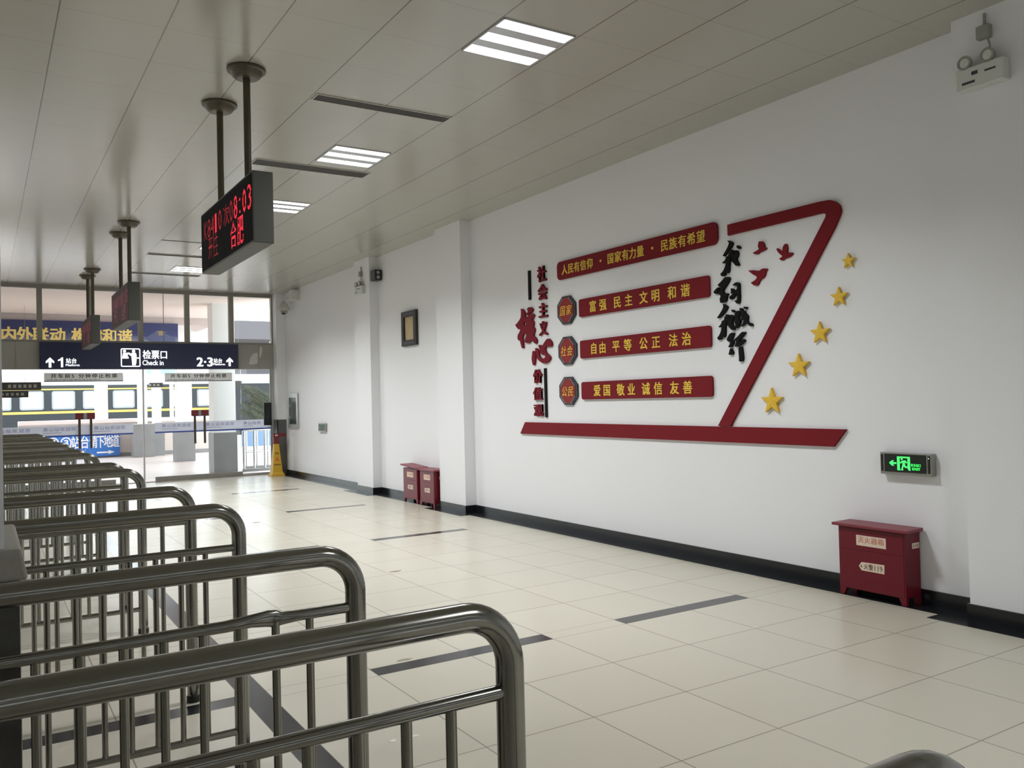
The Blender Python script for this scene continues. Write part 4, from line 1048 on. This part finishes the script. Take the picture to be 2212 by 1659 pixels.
def platform_column(x, y, w, base_h, label, top=3.97, bw=0.0, foot=True):
    t = thing('platform_column', (x, y, 0), label, 'column', 'white platform columns')
    MB().box(x - w / 2, x + w / 2, y - w / 2, y + w / 2, base_h, top).build('shaft', M['ext_white'], t)
    b = w / 2 + bw
    MB().box(x - b, x + b, y - b, y + b, 0, base_h).build('base', M['ext_grey'], t)
platform_column(4.83, 20.65, 0.50, 0.93, 'white platform column nearest the right gate, grey stone base', bw=0.02)
platform_column(4.93, 25.75, 0.40, 0.94, 'white platform column with grey base, behind the right gate handles', bw=0.06)
platform_column(4.34, 29.2, 0.26, 1.04, 'white platform column just left of the glass door edge', bw=0.18, top=4.6)
platform_column(4.83, 29.6, 0.25, 1.04, 'white platform column just right of the glass door edge', bw=0.08, top=4.6)
platform_column(4.18, 40.0, 0.23, 1.0, 'left one of two thin white posts in front of the train', top=5.0)
platform_column(4.43, 40.0, 0.26, 1.0, 'right one of two thin white posts in front of the train', top=5.0)

t = thing('subway_parapet', (4.0, 30.1, 0), 'low stone parapet wall of the subway stairs with a pale cap', 'parapet')
MB().box(0.92, 6.7, 30.0, 30.25, 0, 1.10).build('stone_wall', M['stone'], t)
MB().box(0.92, 6.75, 29.95, 30.3, 1.10, 1.225).build('cap', M['cap'], t, bevel=0.01)
MB().box(0.92, 6.7, 29.98, 30.0, 0.0, 0.12).build('plinth', M['ext_grey'], t)

t = thing('subway_sign', (2.75, 29.97, 0.05), 'blue sign with white characters pointing to the subway, on the parapet', 'sign')
MB().box(1.0, 3.752, 29.90, 29.96, 0.05, 0.79).build('panel', M['blue_sign'], t)
mb = MB(); pl = on_far(29.90)
for ch, x in zip('②③站台请下地道', (1.86, 2.21, 2.475, 2.735, 2.985, 3.19, 3.405, 3.62)):
    han(mb, ch, x, 0.52, 0.235 if ch not in '②③' else 0.34, 0.40, pl, 0, 0.004, 0.02)
mb.poly([(3.08, 0.14), (3.42, 0.14), (3.42, 0.10), (3.60, 0.165), (3.42, 0.23), (3.42, 0.19), (3.08, 0.19)], pl, 0, 0.004)
mb.build('lettering', M['white_print'], t)

# the train standing at the second platform
TY = 52.0
def coach(x0, x1, label, windows, stripes=True):
    t = thing('train_coach', ((x0 + x1) / 2, TY, -0.70), label, 'train')
    MB().box(x0, x1, TY, TY + 3.0, 0.15, 2.92).build('body', M['train'], t, bevel=0.05)
    rf = MB(); prof = []
    for k in range(13):
        a = pi * k / 12
        prof.append((TY + 1.5 - 1.5 * cos(a), 2.90 + 0.62 * sin(a)))
    rf.poly(prof, lambda a, b, d: (d, a, b), x0, x1)
    rf.build('roof', M['train_roof'], t, smooth=True)
    MB().box(x0 + 0.4, x1 - 0.4, TY + 0.4, TY + 2.6, -0.70, 0.15).build('underframe', M['black'], t)
    if stripes:
        MB().box(x0, x1, TY - 0.02, TY + 0.01, 1.363, 1.497).build('lower_stripe', M['train_yellow'], t)
        MB().box(x0, x1, TY - 0.02, TY + 0.01, 2.645, 2.72).build('upper_stripe', M['train_yellow'], t)
    for xa, xb in windows:
        f = MB().poly(round_rect(xa - 0.09, xb + 0.09, 1.58, 2.59, 0.12), on_far(TY), 0.0, 0.03).build('window', M['train_win'], t)
        MB().poly(round_rect(xa, xb, 1.67, 2.51, 0.06), on_far(TY), 0.03, 0.04).build('pane', M['train_pane'], f)
    return t
wins = [(1.77 + 1.507 * k, 2.72 + 1.507 * k) for k in range(-5, 7)]
coach(-7.5, 12.6, 'dark green passenger coach with yellow stripes and bright windows', wins)
coach(12.9, 30.0, 'plain dark green coach at the right-hand end behind the hanging branches', [(15.55, 15.95), (16.15, 16.5)], stripes=False)

# platform signs hanging under the canopy
def hanging_sign(x0, x1, y, z0, z1, label, text=0, z_top=3.97):
    t = thing('platform_sign', ((x0 + x1) / 2, y, z0), label, 'hanging sign', 'dark hanging platform signs')
    MB().box(x0, x1, y, y + 0.10, z0, z1).build('panel', M['dark_sign'], t)
    for xx in (x0 + 0.06, x1 - 0.06):
        MB().tube([(xx, y + 0.05, z1), (xx, y + 0.05, z_top)], 0.003, 8).build('rod', M['alu'], t)
    if text:
        mb = MB()
        for k in range(text):
            xx = x1 - 0.12 - 0.10 * k
            mb.box(xx - 0.03, xx + 0.03, y - 0.004, y, z0 + 0.3 * (z1 - z0), z0 + 0.72 * (z1 - z0))
        mb.build('print', M['dark_sign_text'], t)
hanging_sign(-0.6, 1.14, 22.0, 2.02, 2.20, 'wide dark platform sign at the left edge of the glass, upper one', 6)
hanging_sign(-0.6, 0.90, 22.3, 1.86, 2.01, 'dark platform sign just below the wide upper one', 5)
hanging_sign(3.79, 4.12, 24.2, 2.10, 2.22, 'small dark platform sign beside the centre glass door edge', 3, 3.80)
hanging_sign(5.40, 5.64, 22.0, 2.04, 2.19, 'small dark platform sign right of the nearest platform column', 0)

# stainless queue barrier outside and a blue board behind it
t = thing('steel_barrier', (5.8, 20.5, 0), 'bright stainless queue barrier outside the right-hand glass', 'barrier')
for x, y in ((5.23, 20.3), (5.47, 20.3), (5.72, 20.3), (5.52, 21.2), (5.78, 21.2), (6.05, 21.2)):
    MB().tube([(x, y, 0.0), (x, y, 0.95)], 0.026, 14).build('post', M['bright_steel'], t, smooth=True)
MB().tube([(5.23, 20.3, 0.97), (6.4, 20.3, 0.97)], 0.022, 12).tube([(5.52, 21.2, 0.93), (6.6, 21.2, 0.93)], 0.022, 12).build('top_rail', M['bright_steel'], t, smooth=True)
MB().tube([(5.23, 20.3, 0.45), (6.4, 20.3, 0.45)], 0.016, 12).tube([(5.52, 21.2, 0.45), (6.6, 21.2, 0.45)], 0.016, 12).build('lower_rail', M['bright_steel'], t, smooth=True)
MB().box(5.20, 6.5, 20.24, 20.36, 0.0, 0.05).box(5.49, 6.6, 21.14, 21.26, 0.0, 0.05).build('floor_plate', M['ext_grey'], t)
t = thing('blue_board', (6.2, 23.0, 0.0), 'low blue board behind the stainless queue barrier', 'board')
MB().box(5.88, 6.75, 23.0, 23.05, 0.45, 0.88).build('panel', mat('board_blue', (120, 152, 190), 0.5), t)
MB().box(5.90, 5.94, 23.0, 23.05, 0.0, 0.45).box(6.69, 6.73, 23.0, 23.05, 0.0, 0.45).build('leg', M['alu'], t)

# drooping tree by the end of the coach
t = thing('drooping_tree', (8.9, 31.0, 0), 'tree with drooping feathery branches outside the right-hand glass', 'tree')
MB().tube([(9.9, 31.9, 0), (9.85, 31.9, 1.0), (9.6, 31.8, 1.7)], [0.10, 0.08, 0.04], 12).build('trunk', M['bark'], t, smooth=True)
lv = MB(); br = MB()
for i in range(34):
    f_ = i / 33.0
    x0 = 8.0 + 0.5 * random.random(); z0 = 2.35 - 1.15 * f_ + random.uniform(-0.08, 0.08); ln = random.uniform(1.1, 1.9) * (1 - 0.35 * f_); yy = random.uniform(30.9, 32.0)
    pts = []
    for k in range(9):
        s = k / 8
        pts.append((x0 + ln * s, yy + 0.2 * s, z0 - ln * (0.50 * s + 0.06 * s * s)))
    br.tube(pts, [0.012 - 0.0011 * k for k in range(9)], 6)
    for k in range(40):
        s = k / 40; j = min(int(s * 8), 7); u = s * 8 - j
        p = [pts[j][q] * (1 - u) + pts[j + 1][q] * u for q in range(3)]
        for sg in (-1, 1):
            l = random.uniform(0.10, 0.22)
            d_ = (l * 0.55 + random.uniform(-0.03, 0.03), random.uniform(-0.08, 0.08), sg * l * (0.30 if sg > 0 else 0.85))
            w = 0.016
            lv.add([(p[0], p[1], p[2]), (p[0] + d_[0] * 0.5, p[1] + d_[1] * 0.5, p[2] + d_[2] * 0.5 + w), (p[0] + d_[0], p[1] + d_[1], p[2] + d_[2]), (p[0] + d_[0] * 0.5, p[1] + d_[1] * 0.5 + 0.01, p[2] + d_[2] * 0.5 - w)], [(0, 1, 2, 3)])
br.build('branches', M['bark'], t, smooth=True); lv.build('foliage', M['leaf'], t)

# buildings and canopies further off
t = thing('far_canopy', (12.2, 45, 0), 'grey far platform roof seen in the right-hand clerestory pane', 'canopy')
MB().box(11.19, 16.0, 45, 49, 5.06, 6.03).build('fascia', M['far_grey'], t)
MB().box(13.4, 13.7, 46, 46.3, -0.12, 5.06).build('post', M['ext_white'], t)
t = thing('blue_canopy', (6.7, 41, 0), 'light blue roof edge above the train, under the navy gate sign', 'canopy')
MB().box(6.0, 7.6, 41, 41.3, 3.10, 3.36).build('fascia', M['sky_blue'], t)
MB().box(7.3, 7.45, 41.1, 41.25, -0.12, 3.10).build('post', M['ext_white'], t)
t = thing('pale_building', (19, 66, 0), 'pale grey building beyond the end of the train', 'building')
MB().box(17.3, 22.6, 66, 72, -0.7, 4.6).build('wall', M['far_grey'], t)
MB().hexa([(17.1, 65.8, 4.6), (22.8, 65.8, 4.6), (22.8, 72.2, 4.6), (17.1, 72.2, 4.6), (17.6, 68.8, 5.6), (22.3, 68.8, 5.6), (22.3, 69.2, 5.6), (17.6, 69.2, 5.6)]).build('roof', M['train_roof'], t)
